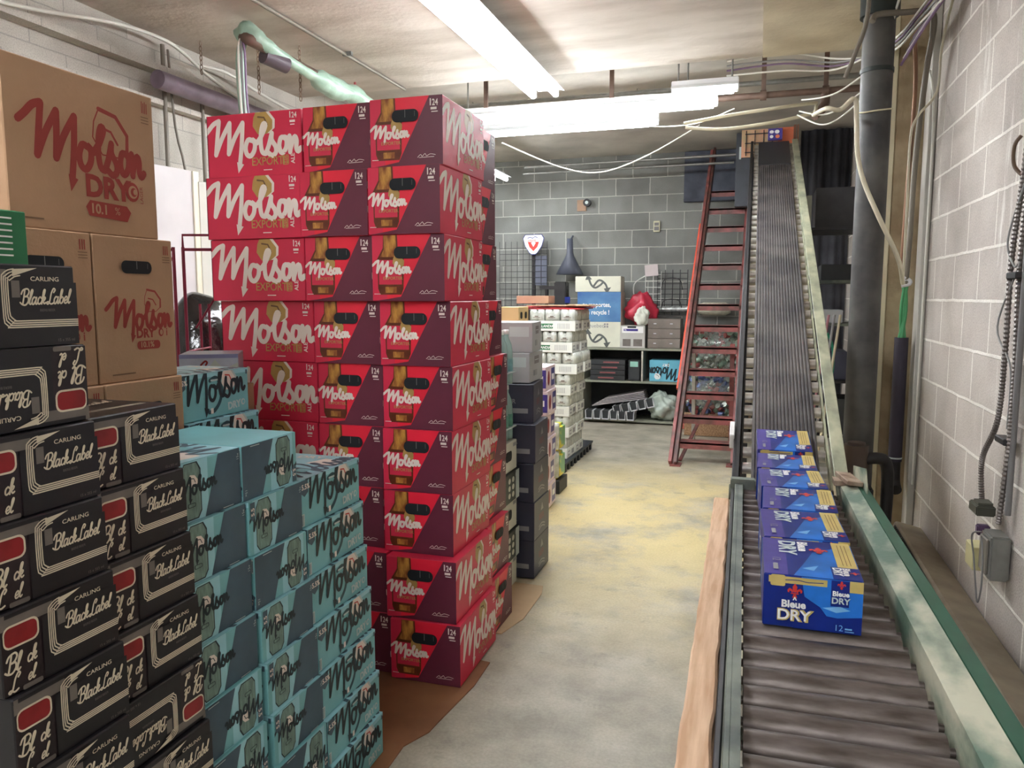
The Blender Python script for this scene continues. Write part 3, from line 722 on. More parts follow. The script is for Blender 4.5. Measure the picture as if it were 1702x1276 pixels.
# green striped carton end on the black stack
GRN = mat('green_carton', (40, 118, 76), .5, var=.1)
ga = Art(.18, .10); 
for k in range(7): ga.rect(WHITE, .06, .018 + k * .011, .15, .021 + k * .011)
gb = MB().box((0, 0, .05), (.12, .18, .099), bev=.002); gm = [GRN]; ga.put(gb, (.06, -.09, 0), (0, 1, 0), (0, 0, 1), (1, 0, 0), gm)
g = gb.build('green_carton', gm, None, (-1.345, 1.005, 11 * BH_ + .006)); tag(g, 'small green carton with white printed lines on the black cases', 'carton')

# ================================================================== COORS-STYLE PACK, RED WIRE RACK, BLACK BAG, WHITE PANELS
ca = Art(.20, .12); ca.rect(mat('pale_blue_ink', (196, 206, 226), .4, var=.15, scale=20), 0, 0, .20, .12)
ca.poly(SILV, [(.0, .03), (.06, .075), (.09, .06), (.12, .1), (.15, .065), (.20, .09), (.20, 0), (0, 0)]); ca.rect(mat('lavender_ink', (150, 156, 206), .4, var=.1), 0, .105, .20, .12)
script(ca, BRED, 'Coors', .06, .042, .050, .13, slope=.0)
cb = MB().box((0, 0, .06), (.198, .20, .119), bev=.002); cm = [mat('pale_blue_carton', (186, 198, 220), .4, var=.1)]
ca.put(cb, (-.10, -.101, 0), (1, 0, 0), (0, 0, 1), (0, -1, 0), cm)
o = cb.build('beer_pack', cm, None, (-1.915, 2.36, 1.109), (0, 0, .56)); tag(o, 'pale blue beer pack with red script standing behind the rear teal cases', 'beer pack')
# what carries it: two plain cartons
for k in range(3):
    o = carton('plain_carton', .24, .24, .366, KRAFT, {}, seam=TAPE); o.location = (-1.945, 2.36, .005 + k * .368); tag(o, 'plain cardboard carton carrying the pale blue pack, %s one' % ['lowest', 'middle', 'uppermost'][k], 'carton', 'plain cartons')
RACKM = mat('dark_red_wire', (128, 26, 52), .4, .2, var=.15)
rk = empty('wire_rack', (-2.34, 2.70, 0), .35, label='dark red wire display rack standing before the white panels', cat='rack')
fr = MB()
for x in (-.30, -.02, .02, .26): fr.cyl((x, 0, 0), (x, 0, 1.64), .007, n=6)
for x0, x1 in ((-.30, -.02), (.02, .26)):
    fr.cyl((x0, 0, 1.63), (x1, 0, 1.63), .007, n=6)
    fr.cyl((x0, .28, 0), (x0, .28, 1.40), .006, n=6); fr.cyl((x0, 0, 1.2), (x0, .28, 1.2), .005, n=6); fr.cyl((x1, .28, 0), (x1, .28, 1.40), .006, n=6)
fr.build('frame', RACKM, rk)
for x0, x1 in ((-.28, -.10), (.02, .20)):
    MB().tube([(x0, 0, 1.63), (x0, 0, 1.69), (x1, 0, 1.69), (x1, 0, 1.63)], .006, n=6).build('top_loop', RACKM, rk)
for x0, x1 in ((-.28, -.02), (.06, .26)): MB().cyl((x0, 0, 1.30), (x1, 0, 1.60), .005, n=6).build('brace', RACKM, rk)
for z in (.3, .7, 1.1): 
    m = MB()
    for j in range(9): m.cyl((-.30 + j * .07, 0, z), (-.30 + j * .07, .28, z), .003, n=5)
    m.cyl((-.3, 0, z), (.26, 0, z), .004, n=5); m.build('wire_shelf', RACKM, rk)
BAG = mat('black_plastic_film', (14, 14, 18), .12, var=.1, bump=1.0, bscale=9, spec=1.0)
def lump(name, c, sc, m, seed=0, amp=.18, freq=6, sub=4, parent=None, zmin=None):
    rnd = random.Random(seed); ph = [rnd.uniform(0, 6) for _ in range(6)]
    bm = bmesh.new(); bmesh.ops.create_icosphere(bm, subdivisions=sub, radius=1)
    for v in bm.verts:
        n = v.co.normalized()
        d = 1 + amp * (.5 * sin(freq * n.x + ph[0]) * cos(freq * n.z + ph[1]) + .3 * sin(freq * 2.3 * n.y + 3 * n.z + ph[2]) + .25 * sin(freq * 4 * n.x * n.z + ph[3] + 4 * n.y))
        v.co = Vector((n.x * sc[0] * d, n.y * sc[1] * d, n.z * sc[2] * d))
        if zmin is not None: v.co.z = max(v.co.z, zmin)
    me = bpy.data.meshes.new(name); bm.to_mesh(me); bm.free()
    for p in me.polygons: p.use_smooth = True
    me.materials.append(m); o = bpy.data.objects.new(name, me); COL.objects.link(o); o.location = c
    if parent: o.parent = parent
    return o
o = lump('plastic_bag', (-2.70, 3.24, .735), (.25, .22, .72), BAG, 3, .06, 2.2, 5, zmin=-.73); tag(o, 'shiny black plastic bag bulging behind the red wire rack', 'bag')
WP = mat('white_panel', (208, 202, 202), .5, var=.05); WPE = mat('cream_panel_edge', (232, 226, 204), .5, var=.04)
for (x0, y0, x1, y1, zt, lab, mm) in ((-3.18, 3.16, -3.12, 3.72, 2.145, 'tall white panel board with cream edge, left one of two by the wall', WP), (-3.10, 3.76, -2.96, 3.98, 2.09, 'tall off-white panel board, right one of two beside the red stack', mat('off_white_panel', (226, 224, 214), .5, var=.04))):
    t = empty('panel_board', ((x0 + x1) / 2, (y0 + y1) / 2, 0), label=lab, cat='panel', group='white panel boards')
    a = Vector((x0 - t.location.x, y0 - t.location.y, zt / 2 + .005)); b = Vector((x1 - t.location.x, y1 - t.location.y, zt / 2 + .005))
    MB().bar(a, b, .03, zt - .01, bev=.002).build('board', mm, t)
    d = (b - a).normalized(); MB().bar(b - d * .0, b + d * .045, .05, zt - .01, bev=.003).build('edge_strip', WPE, t)

# ================================================================== FLOOR CARDBOARD
CB = mat('flat_cardboard', (150, 104, 68), .85, c2=(118, 78, 50), scale=3)
CB2 = mat('light_flat_cardboard', (196, 168, 132), .85, var=.1)
o = MB().prism([(-1.62, 1.80), (-1.03, 1.98), (-1.035, 2.10), (-.99, 2.20), (-.985, 2.26), (-.955, 2.53), (-.96, 2.72), (-1.62, 2.80)], (0, 0, .0005), (1, 0, 0), (0, 1, 0), (0, 0, 1), .004).build('cardboard_sheet', CB); tag(o, 'torn brown cardboard sheet on the floor under the red stack corner', 'cardboard', 'cardboard sheets on the floor')
o = MB().prism([(-1.5, 2.96), (-1.0, 2.98), (-.965, 3.12), (-.955, 3.15), (-.955, 3.46), (-.975, 3.56), (-1.5, 3.58)], (0, 0, .0005), (1, 0, 0), (0, 1, 0), (0, 0, 1), .004).build('cardboard_sheet', CB2); tag(o, 'pale cardboard sheet on the floor before the dark navy cases', 'cardboard', 'cardboard sheets on the floor')

# ================================================================== COLUMN OF HANDLE CASES AND BOTTLE PACKS
WCASE = mat('white_carton', (214, 214, 200), .5, var=.08); NAVY = mat('navy_carton', (60, 62, 80), .4, var=.2); DGREEN = mat('dark_green_carton', (34, 44, 40), .4, var=.3)
def case2(name, base, ink, L=.28, Wd=.36, H=.145, dark=False):
    a = Art(L, H); a.poly(BGOLD if not dark else WCASE, [(L * .05, 0), (L * .22, 0), (L * .16, H * .7), (L * .08, H * .7)])
    if dark:
        for k in range(2):
            for j in range(3): a.ell(WCASE, L * (.45 + .2 * k), H * (.25 + .25 * j), .018, .014)
        a.rect(SILV, L * .8, 0, L, H)
    a.rect(ink, L * .78, H * .8, L * .95, H * .92)
    o = carton(name, L, Wd, H, base, {'+X': a})
    if not dark:
        hb = MB(); b = Art(L, H); b.z = .0025; b.rrect(HOLE, L * .34, H * .38, L * .68, H * .72, .018); mm = [HOLE]
        b.put(hb, (Wd / 2, -L / 2, 0), (0, 1, 0), (0, 0, 1), (1, 0, 0), mm); hb.build('hand_hole', mm, o)
    return o
wc = case2('bottle_case', WCASE, GREY); dc = case2('bottle_case', DGREEN, SILV, dark=True)
dc.name = 'bottle_case_dark'
for i in range(5):
    p = wc if i % 2 == 0 else dc
    place(p, -1.30 + .012 * (i % 2), 3.445, .006 + (4 - i) * .146, 0, label='%s bottle case, %s in the column between red and navy stacks' % ('white' if i % 2 == 0 else 'dark green', ORD[i] + ' from top' if i else 'topmost'), cat='bottle case', group='small bottle cases')
for o in bpy.data.objects:
    if o.name.startswith('bottle_case_dark'): o.name = 'bottle_case'
PET = mat('clear_green_plastic', (176, 210, 204), .12, var=.1, trans=.0, alpha=.75); CAPM = mat('white_bottle_cap', (230, 236, 232), .4, var=.05); LABM = mat('green_bottle_label', (92, 160, 140), .4, var=.3, scale=30)
LABB = mat('blue_bottle_label', (120, 170, 176), .4, var=.3, scale=30)
def bottle_pack(z, lab, lm):
    t = empty('bottle_pack', (-1.235, 3.445, z), label=lab, cat='bottle pack', group='shrink-wrapped bottle packs')
    for ix in range(3):
        for iy in range(4):
            c = (-.075 + ix * .072, -.108 + iy * .072, .002)
            m = MB(); m.lathe([(.0, 0), (.033, 0), (.034, .02), (.033, .15), (.028, .19), (.013, .225), (.013, .24)], c, 0); b = m.build('bottle', PET, t)
            MB().lathe([(.0345, .05), (.0348, .052), (.0348, .12), (.0345, .122)], c, 0).build('bottle_label', lm, b)
            MB().lathe([(0, .262), (.014, .262), (.0145, .24), (.0, .24)], c, 0, 8).build('bottle_cap', CAPM, b)
    MB().box((0, 0, .06), (.222, .296, .006)).build('plastic_wrap', mat('clear_wrap', (200, 214, 212), .2, var=0), t)
bottle_pack(.740, 'green-labelled soda bottle pack under the clear one', LABM)
bottle_pack(1.010, 'clear soda bottle pack topmost above the column beside the red stack', LABB)

# ================================================================== NAVY AND WHITE-GREY CASES
na = Art(.285, .198); na.strokes(GREY, [[(.09, .05), (.14, .06), (.20, .045)], [(.09, .035), (.14, .045), (.20, .03)]], .006, 3); na.text(mat('dusty_red_ink', (120, 62, 74), .5, var=.1), 'BEER', .09, .085, .03, bold=.02); na.poly(GREY, [(.12, .13), (.145, .17), (.17, .13)])
nb = Art(.36, .198); nb.text(GREY, 'BEER', .20, .10, .022, bold=.02); nb.rect(GREY, .22, .05, .33, .075)
navy = carton('navy_case', .285, .36, .198, NAVY, {'+X': na, '-Y': nb})
for i in range(5):
    place(navy, -1.045 + (-.03, 0.0, 0, .004, .002)[i] - .18, 3.63 + .1425 + (.03, .0, .0, .0, .005)[i], .004 + (4 - i) * .1985, (.10, .04, 0, 0, 0)[i], label='navy beer case, %s in the column behind the red stack' % (ORD[i] + ' from the top' if i else 'topmost'), cat='beer case', group='navy beer cases')
GC = mat('grey_white_carton', (176, 178, 180), .55, var=.08)
wa = Art(.285, .152); wa.rect(mat('taupe_label', (122, 116, 118), .5, var=.05), .10, .09, .20, .13); wa.rect(SILV, .11, .108, .19, .112); wa.rect(GREY, .08, .03, .16, .06)
for j in range(5): wa.rect(SLATE, .082 + j * .006, .032, .084 + j * .006, .058)
wb = Art(.34, .152); wb.rect(SILV, .22, .08, .32, .13)
gcase = carton('grey_case', .285, .34, .152, GC, {'+X': wa, '-Y': wb})
for i in range(2): place(gcase, -1.09 - .17, 3.65 + .1425 + .03, 1.0 + (1 - i) * .153, (.12, .04)[i], label='grey-white case with small label, %s one on the navy cases' % ['upper', 'lower'][i], cat='beer case', group='grey-white cases')

# yellow-brown box on a plain stack behind
for k in range(4):
    o = carton('plain_carton', .30, .30, .312, mat('dull_pink_carton', (190, 160, 158), .6, var=.15), {}, seam=TAPE); o.location = (-1.45, 4.35, .004 + k * .3135); tag(o, 'pinkish carton, %s under the cream hand-hole box' % ['lowest', 'second lowest', 'third lowest', 'uppermost'][k], 'carton', 'pinkish cartons')
ya = Art(.20, .115); 
yb = carton('cream_box', .20, .13, .115, mat('cream_yellow_carton', (226, 196, 140), .6, var=.1), {}); hb = MB(); q = Art(.20, .115); q.z = .001; q.rrect(HOLE, .03, .045, .07, .085, .012); q.rrect(HOLE, .12, .045, .16, .085, .012); mm = [HOLE]
q.put(hb, (.065, -.10, 0), (0, 1, 0), (0, 0, 1), (1, 0, 0), mm); hb.build('hand_hole', mm, yb); yb.location = (-1.385, 4.36, 1.26); tag(yb, 'cream yellow box with two dark hand holes behind the red stack', 'box')

# pink and white cases column before the tray stack
pk = Art(.30, .16); pk.ell(BRED, .09, .08, .035, .05); pk.rect(PURP, .17, .02, .28, .14); pk.rect(WHITE, .19, .06, .26, .10)
pinkp = carton('can_case', .30, .28, .16, mat('white_pink_carton', (226, 206, 212), .5, var=.1), {'+X': pk, '-Y': pk})
for i in range(6): place(pinkp, -1.46 + .01 * (i % 2), 4.98, .01 + (5 - i) * .161, .05, label='white and pink can case, %s in the narrow column before white trays' % (ORD[i] + ' from top' if i else 'topmost'), cat='can case', group='pink and white can cases')

# ================================================================== WHITE CAN TRAYS (tall stack)
TRAY = mat('white_tray', (228, 230, 224), .55, var=.05); CANW = mat('white_cans_in_film', (216, 220, 214), .25, var=.25, scale=30); HG = mat('green_word_ink', (30, 112, 66), .5, var=.05); TINK = mat('taupe_ink', (120, 104, 92), .5, var=.1)
def tray():
    t = empty('can_tray', (0, 0, 0))
    mb = MB().box((0, 0, .042), (.398, .268, .083), bev=.002); mats = [TRAY]
    f = Art(.40, .084); f.rect(HG, .05, .022, .21, .062); f.text(WHITE, 'HOLLANDIA', .055, .031, .0215, bold=.03, sx=.94)
    for k in range(9): f.rect(GREY, .25 + k * .012, .02, .254 + k * .012, .064)
    e = Art(.27, .084); e.rect(GREY, .03, .02, .10, .06); e.rect(GREY, .15, .02, .23, .06); e.rect(TRAY, .04, .03, .09, .05)
    f.put(mb, (-.20, -.1345, 0), (1, 0, 0), (0, 0, 1), (0, -1, 0), mats); e.put(mb, (.1995, -.135, 0), (0, 1, 0), (0, 0, 1), (1, 0, 0), mats)
    mb.build('tray', mats, t)
    for ix in range(3):
        for iy in range(2):
            m = MB(); cx, cy = -.132 + ix * .132, -.0665 + iy * .133
            for ax in (-1, 1):
                for ay in (-1, 1):
                    m.lathe([(0, .178), (.024, .178), (.027, .172), (.0325, .160), (.0325, .085), (0, .085)], (cx + ax * .0325, cy + ay * .0325, 0), 0, 10)
            m.box((cx, cy, .125), (.100, .128, .07), 0, bev=.01)
            s = -1 if iy == 0 else 1
            m.box((cx + .0, cy - .0655, .112), (.06, .003, .004), 1) if iy == 0 else None
            m.box((cx, cy - .0655, .122), (.03, .003, .008), 1) if iy == 0 else None
            m.build('can_pack', [CANW, TINK], t)
    return t
tp = tray(); tf = False
NT = 7
for i in range(NT):
    for r in range(2):
        xo = (.02, .0, .035, .01, .0, .0, -.01)[i] - (0 if i < 3 else .025)
        o = tp if not tf else copy_tree(tp); tf = True
        o.location = (-1.655 + xo + .01 * r, 6.33 + r * .275, .080 + (NT - 1 - i) * .1785); o.rotation_euler = (0, 0, random.uniform(-.02, .02))
        tag(o, 'tray of white cans, %s tier, %s' % (ORD[i] + (' from top' if i else ''), ['front row of the tall tray stack', 'rear row of the tall tray stack'][r]), 'can tray', 'white can trays')
for i in range(4):
    o = copy_tree(tp); o.location = (-2.09, 6.34, .080 + (6 - i) * .1785); tag(o, 'tray of white cans in the left neighbour column, %s' % (ORD[i] + ' from top' if i else 'topmost'), 'can tray', 'white can trays')
o = MB().box((0, 0, .346), (.40, .27, .532), bev=.003).build('plain_carton', KRAFT, None, (-2.09, 6.34, 0.0)); o.location.z = .0; tag(o, 'brown carton under the left tray column, on the dark crate', 'carton')
crt = empty('crate', (-1.88, 6.55, 0), label='low dark plastic crate pallet carrying the white can trays', cat='crate')
DK = mat('dark_plastic', (46, 50, 56), .5, var=.2)
MB().box((0, 0, .069), (.84, 1.10, .018)).build('deck', DK, crt)
for k in range(9): MB().box((.40, -.50 + k * .125, .030), (.03, .05, .060)).build('foot', DK, crt)
for k in range(4): MB().box((-.40 + .2 * k, -.53, .030), (.05, .03, .060)).build('foot', DK, crt)
# bright yellow-green sacks of cans at the front foot
YEL = mat('yellow_print', (222, 206, 50), .4, c2=(120, 170, 120), scale=14, rng=(.45, .55))
for z, lab in ((.31, 'yellow and grey soda pack leaning low before the can trays, upper one'), (.10, 'yellow-green soda pack low before the can trays, lower one')):
    m = MB().box((0, 0, .10), (.20, .20, .19), 0, bev=.02)
    for k in range(3): m.lathe([(0, .21), (.026, .21), (.032, .19), (.032, .02), (0, .02)], (-.066 + k * .066, -.085, 0), 1 if k else 0, 10)
    o = m.build('soda_pack', [YEL, CANW], None, (-1.45, 5.45, z)); tag(o, lab, 'soda pack', 'yellow soda packs')
o = MB().box((-1.45, 5.45, .052), (.22, .24, .10), bev=.003).build('dark_tray', DK); tag(o, 'small dark tray under the yellow soda packs', 'tray')
# flattened red cartons on the tray stack
RF = mat('flat_red_carton', (196, 60, 66), .5, var=.12)
for k, (dx, dy, rz, w, d) in enumerate(((-.02, 0, .05, .86, .5), (.10, .05, .16, .70, .42), (.20, -.02, -.08, .55, .36))):
    o = MB().box((0, 0, 0), (w, d, .006), 0).box((w * .3, -.02, .006), (w * .3, d * .9, .004), 0, rot=(0, .02, .05)).build('flat_carton', [RF, KRAFT2][0:1] if k < 2 else CB2, None, (-1.80 + dx, 6.50 + dy, 1.375 + .03 + k * .0135), (0, 0, rz))
    o.location.z = 1.334 + k * .0135
    tag(o, ['folded-flat red carton, lowest on the tray stack', 'folded-flat red carton, middle one on the tray stack', 'folded-flat pale carton, topmost on the tray stack'][k], 'flat carton', 'flattened cartons')
o = carton('open_box', .22, .30, .07, mat('tan_carton', (176, 142, 116), .7, var=.1), {}, seam=TAPE); o.location = (-1.93, 6.98, 1.362); tag(o, 'low tan cardboard box resting on the flattened red cartons', 'box')
o.location = (-1.93, 6.75, 1.374)

# ================================================================== ROLLER CONVEYOR
STEEL = mat('worn_roller_steel', (124, 114, 110), .44, .6, c2=(82, 72, 66), scale=5, stretch=(2, 9, 9), bump=.05)
GPAINT = mat('chipped_green_paint', (186, 184, 162), .5, c2=(84, 108, 92), scale=10, stretch=(1, .5, 1), rng=(.38, .6), bump=.15)
GREEN = mat('green_enamel', (44, 98, 76), .45, var=.25, scale=8)
DSTEEL = mat('dark_painted_steel', (48, 46, 48), .5, .3, var=.3, scale=12)
GREYG = mat('grey_green_steel', (112, 118, 106), .5, .2, c2=(64, 72, 66), scale=8, bump=.1)
cv = empty('roller_conveyor', (.0, 1.0, 0), radians(1.0), label='roller conveyor bed with steel rollers and worn green side rail', cat='conveyor')
Y1 = 2.02
NR = 34
for k in range(NR):
    y = -.50 + k * .0762
    if y > Y1: break
    m = MB().cyl((.004, y, .690), (.322, y, .690), .0285, 0, 18).cyl((-.012, y, .690), (.340, y, .690), .008, 0, 6); m.build('roller', STEEL, cv)
m = MB(); Lr = Y1 + .55; yc = (Y1 - .55) / 2
m.box((-.022, yc, .700), (.014, Lr, .080), bev=.003).box((-.014, yc, .735), (.026, Lr, .008)); m.build('side_rail', GREYG, cv)
m = MB().box((-.036, yc, .675), (.011, Lr, .09), bev=.002).box((-.034, yc, .63), (.016, Lr, .006)); m.build('side_rail', DSTEEL, cv)
m = MB().prism([(.336, .715), (.338, .752), (.388, .764), (.392, .757), (.345, .742), (.343, .66), (.336, .66)], (0, -.55, 0), (1, 0, 0), (0, 0, 1), (0, 1, 0), Lr); m.build('side_rail', GPAINT, cv)
m = MB().prism([(.390, .765), (.428, .752), (.436, .63), (.428, .63), (.420, .744), (.390, .756)], (0, -.55, 0), (1, 0, 0), (0, 0, 1), (0, 1, 0), Lr); m.build('guard_rail', GREEN, cv)
for y in (-.35, .75, 1.85):
    for x in (-.022, .365): MB().box((x, y, .32), (.022, .05, .64)).box((x, y, .005), (.08, .10, .01)).build('leg', GREYG, cv)
    MB().box((.16, y, .42), (.40, .03, .04)).build('cross_brace', GREYG, cv)
MB().box((.365, Y1 - .06, .778), (.055, .16, .016), rot=(0, .1, .15), bev=.002).box((.352, Y1 - .04, .762), (.075, .07, .02), bev=.002).build('wear_plate', mat('rusty_plate', (176, 156, 136), .6, .2, c2=(120, 92, 74), scale=20), cv)
MB().prism([(0, 0), (.34, 0), (.34, .035), (.05, .085), (.0, .03)], (.405, Y1 - .20, .752), (0, 1, 0), (0, 0, 1), (1, 0, 0), .004).build('end_guard', GPAINT, cv)

# timber plank standing on edge beside the conveyor
PLK = mat('raw_timber', (222, 188, 156), .8, c2=(196, 156, 122), scale=7, stretch=(8, .6, 8), bump=.25, bscale=20)
m = MB(); NK = 40; N = NK; vs = []; rnd = random.Random(5)
for k in range(N + 1):
    y = 1.0 - .35 + 2.36 * k / N; x = -.043 - .0175 * (y - 1)
    j = [rnd.uniform(-.0025, .0025) for _ in range(4)]
    for (dx, z) in ((-.029, .50), (-.029, .656), (-.024, .661), (.024, .661), (.029, .656), (.029, .50)): vs.append((x - .032 + dx + j[0] * (1 if dx > 0 else .6), y, z + (j[1] if z > .6 else 0)))
fs = [[k * 6 + i, k * 6 + (i + 1) % 6, (k + 1) * 6 + (i + 1) % 6, (k + 1) * 6 + i] for k in range(N) for i in range(6)]
fs += [list(range(6))[::-1], [N * 6 + i for i in range(6)]]
m.add(vs, fs); o = m.build('timber_plank', PLK); tag(o, 'rough timber plank on edge along the left side of the roller conveyor', 'plank')
for y in (.8, 2.8): m2 = MB().box((-.075 - .0175 * (y - 1), y, .25), (.05, .09, .498), bev=.003).build('support_post', PLK, o)

# ================================================================== BLUE 12-PACKS ON THE CONVEYOR
UL, UW, UH = .262, .20, .118
bluep = carton('beer_pack', UL, UW, UH, BLUE, blue_arts(UL, UW, UH))
ZR = .7195
bz = [(1.700, .128, 0, .0), (1.975, .126, .03, .0), (2.245, .130, -.02, .0), (2.515, .121, .03, .0), (2.790, .113, -.02, .0), (3.085, .110, .02, .030)]
PITCHB = math.atan(.484)
for i, (yf, xc, rz, dz) in enumerate(bz):
    o = place(bluep, xc, yf + UL / 2, ZR + dz + .0005, rz + .01, label=['blue beer pack nearest the camera on the rollers, its front fully visible', 'blue beer pack directly behind the nearest one on the rollers', 'blue beer pack third from the camera on the rollers', 'blue beer pack fourth from the camera on the rollers', 'blue beer pack fifth from the camera, at the end of the rollers', 'blue beer pack farthest up, at the foot of the ribbed belt'][i], cat='beer pack', group='blue beer packs on the conveyor')
bluel = o; bluel.rotation_euler = (.14, 0, .02)

# ================================================================== INCLINED BELT CONVEYOR
bc = empty('belt_conveyor', (.12, 3.02, 0), radians(.6), label='inclined conveyor with black ribbed belt climbing to the upper floor', cat='conveyor')
sl = math.atan2(2.06, 4.28); LB = math.hypot(2.06, 4.28)
RB = mat('black_ribbed_rubber', (98, 92, 90), .5, c2=(62, 58, 60), scale=6)
def on(s, x, h=0.0):  # along the incline
    return (x, s * cos(sl) - h * sin(sl), .715 + s * sin(sl) + h * cos(sl))
prof = []
nrib = 17; w0 = -.126; wd = .252 / nrib
for k in range(nrib):
    a = w0 + k * wd
    prof += [(a, .0), (a + wd * .25, .005), (a + wd * .7, .005), (a + wd * .95, .0)]
vs = []
for s in (0.0, LB * .5, LB * .86): vs += [on(s, x, h) for x, h in prof]
n = len(prof)
m = MB(); m.add(vs, [[r * n + i, r * n + i + 1, (r + 1) * n + i + 1, (r + 1) * n + i] for r in range(2) for i in range(n - 1)])
vs = [on(0, w0, -.006), on(0, -w0, -.006), on(LB * .86, -w0, -.006), on(LB * .86, w0, -.006)]; m.add(vs, [[0, 1, 2, 3]])
m.build('ribbed_belt', RB, bc)
m = MB(); m.bar(on(LB * .86, 0, .004), on(LB, 0, .004), .252, .012, bev=.002); m.build('smooth_belt', mat('smooth_black_rubber', (52, 52, 56), .5, var=.15), bc)
BRST = mat('bright_roller_steel', (204, 200, 192), .4, .35, c2=(150, 140, 132), scale=14)
for k in range(46):
    s = .04 + k * (LB - .06) / 45
    MB().cyl(on(s, -.160, -.029), on(s, .155, -.029), .0235, 0, 12).build('roller', BRST, bc)
def rail(name, x, w, h, off, m_, s0=-.02, s1=None):
    mb = MB(); s1 = s1 or LB + .05
    mb.bar(on(s0, x, off), on(s1, x, off), w, h, bev=.002)
    return mb.build(name, m_, bc)
m = MB().bar(on(-.16, -.192, -.035), on(LB, -.185, -.035), .012, .12, bev=.002).bar(on(-.16, -.184, .02), on(LB, -.178, .02), .022, .008).bar(on(-.10, -.180, -.09), on(LB, -.176, -.09), .024, .008); m.build('side_rail', DSTEEL, bc)
m = MB().bar(on(-.05, .196, .02), on(LB, .172, .02), .046, .010, bev=.002).bar(on(-.05, .218, -.03), on(LB, .192, -.03), .008, .11, bev=.002).bar(on(-.05, .165, -.035), on(LB, .155, -.035), .008, .05); m.build('side_rail', mat('worn_cream_steel', (186, 186, 158), .5, c2=(134, 138, 118), scale=12, stretch=(1, .5, 1), bump=.1), bc)
for s in (1.6, 3.4):
    for x in (-.16, .17):
        p = on(s, x, -.1); MB().box((x, p[1], p[2] / 2), (.04, .04, p[2])).build('leg', DSTEEL, bc)
    MB().box((0, on(s, 0)[1], .8), (.34, .03, .03)).build('cross_brace', DSTEEL, bc)
MB().box((-.205, .28, .86), (.02, .10, .07), rot=(sl, 0, 0), bev=.003).build('tag_plate', WHITE, bc)
MB().box((-.155, -.06, .70), (.09, .05, .11), bev=.004).cyl((-.205, -.06, .70), (-.105, -.06, .70), .03, 0, 12).build('drive_bracket', GREYG, bc)
# at the upper end: orange crate end and wire guard in front of the opening
up = empty('upper_hatch', (.05, 7.45, 2.70), label='orange panel and small grid seen through the opening at the belt top', cat='hatch')
OR = mat('orange_panel', (226, 122, 84), .6, var=.12, scale=5)
MB().box((.125, 0, .11), (.13, .02, .24)).box((.20, -.02, .11), (.02, .05, .26), 1).box((.225, -.02, .11), (.015, .05, .26), 1).build('orange_panel', [OR, mat('brown_frame', (120, 78, 54), .6, var=.2)], up)
MB().box((-.10, .02, .11), (.30, .02, .24)).build('tan_backing', mat('tan_backing', (206, 150, 120), .6, c2=(170, 150, 110), scale=10), up)
m = MB()
for k in range(4): m.bar((-.21 + k * .075, 0, 0), (-.21 + k * .075, 0, .22), .008, .008)
for k in range(3): m.bar((-.22, 0, .03 + k * .08), (.02, 0, .03 + k * .08), .008, .008)
m.build('grid', DSTEEL, up)
a = Art(.12, .10); a.rect(PURP, .0, .0, .12, .10); a.ell(WHITE, .03, .07, .018, .014); a.ell(WHITE, .075, .07, .020, .016); a.ell(WHITE, .03, .03, .015, .014); a.ell(OR, .08, .03, .018, .016)
m = MB().box((.0, -.04, .05), (.12, .05, .10), bev=.002); mm = [PURP]; a.put(m, (-.06, -.066, 0), (1, 0, 0), (0, 0, 1), (0, -1, 0), mm); o = m.build('beer_pack', mm, None, (.085, 7.40, 2.805)); tag(o, 'purple and white pack at the upper end of the belt', 'beer pack')

# ================================================================== RED STEEL STAIR LADDER
LRED = mat('worn_red_paint', (158, 88, 86), .5, c2=(104, 72, 66), scale=9, bump=.1); ORNG = mat('orange_red_paint', (222, 82, 54), .5, var=.15)
ld = empty('stair_ladder', (-.40, 6.6, 0), label='tall red steel stair ladder leaning back beside the inclined belt', cat='ladder')
A0, A1 = Vector((-.235, 0, .0)), Vector((-.115, 2.35, 3.02)); B0, B1 = Vector((.225, .10, .0)), Vector((.245, 2.45, 3.02))
def lad(t, side): return (A0.lerp(A1, t) if side < 0 else B0.lerp(B1, t))
MB().bar(A0, A1, .022, .12, up=(0, -1, 1)).bar(A0 + Vector((-.018, .01, 0)), A1 + Vector((-.018, .01, 0)), .02, .05).build('stringer', mat('brown_red_steel', (110, 66, 58), .5, c2=(70, 52, 48), scale=10), ld)
MB().bar(A0 + Vector((-.045, -.02, .02)), A1 + Vector((-.03, -.02, 0)), .03, .06, bev=.003).build('stringer', LRED, ld)
MB().bar(A0.lerp(A1, .20) + Vector((-.062, -.035, .0)), A0.lerp(A1, .72) + Vector((-.05, -.035, 0)), .026, .035, bev=.003).build('orange_bar', ORNG, ld)
MB().bar(B0, B1, .022, .12, up=(0, -1, 1)).build('stringer', LRED, ld)
for k in range(13):
    z = .175 + .1965 * k; t = z / 3.02
    a = lad(t, -1) + Vector((.012, -.03, 0)); b = lad(t, 1) + Vector((-.012, -.10, 0))
    a.z = b.z = z; y = (a.y + b.y) / 2
    MB().box(((a.x + b.x) / 2, y + .07, z), (b.x - a.x, .14, .022), bev=.003).box(((a.x + b.x) / 2, y + .003, z - .020), (b.x - a.x, .006, .060)).build('tread', LRED, ld)
for x, y in ((A0.x, A0.y), (B0.x, B0.y)): MB().box((x, y, .006), (.09, .13, .012)).build('foot_plate', LRED, ld)
MB().bar((-.21, .10, .02), (.0, 1.05, .50), .03, .012).build('brace', LRED, ld); MB().bar((.19, .9, .02), (.18, .8, 1.0), .04, .04).build('rear_leg', LRED, ld); MB().bar((-.16, .9, .02), (-.17, .85, 1.0), .03, .03).build('rear_leg', mat('pale_steel', (186, 180, 168), .5, .2, var=.1), ld)

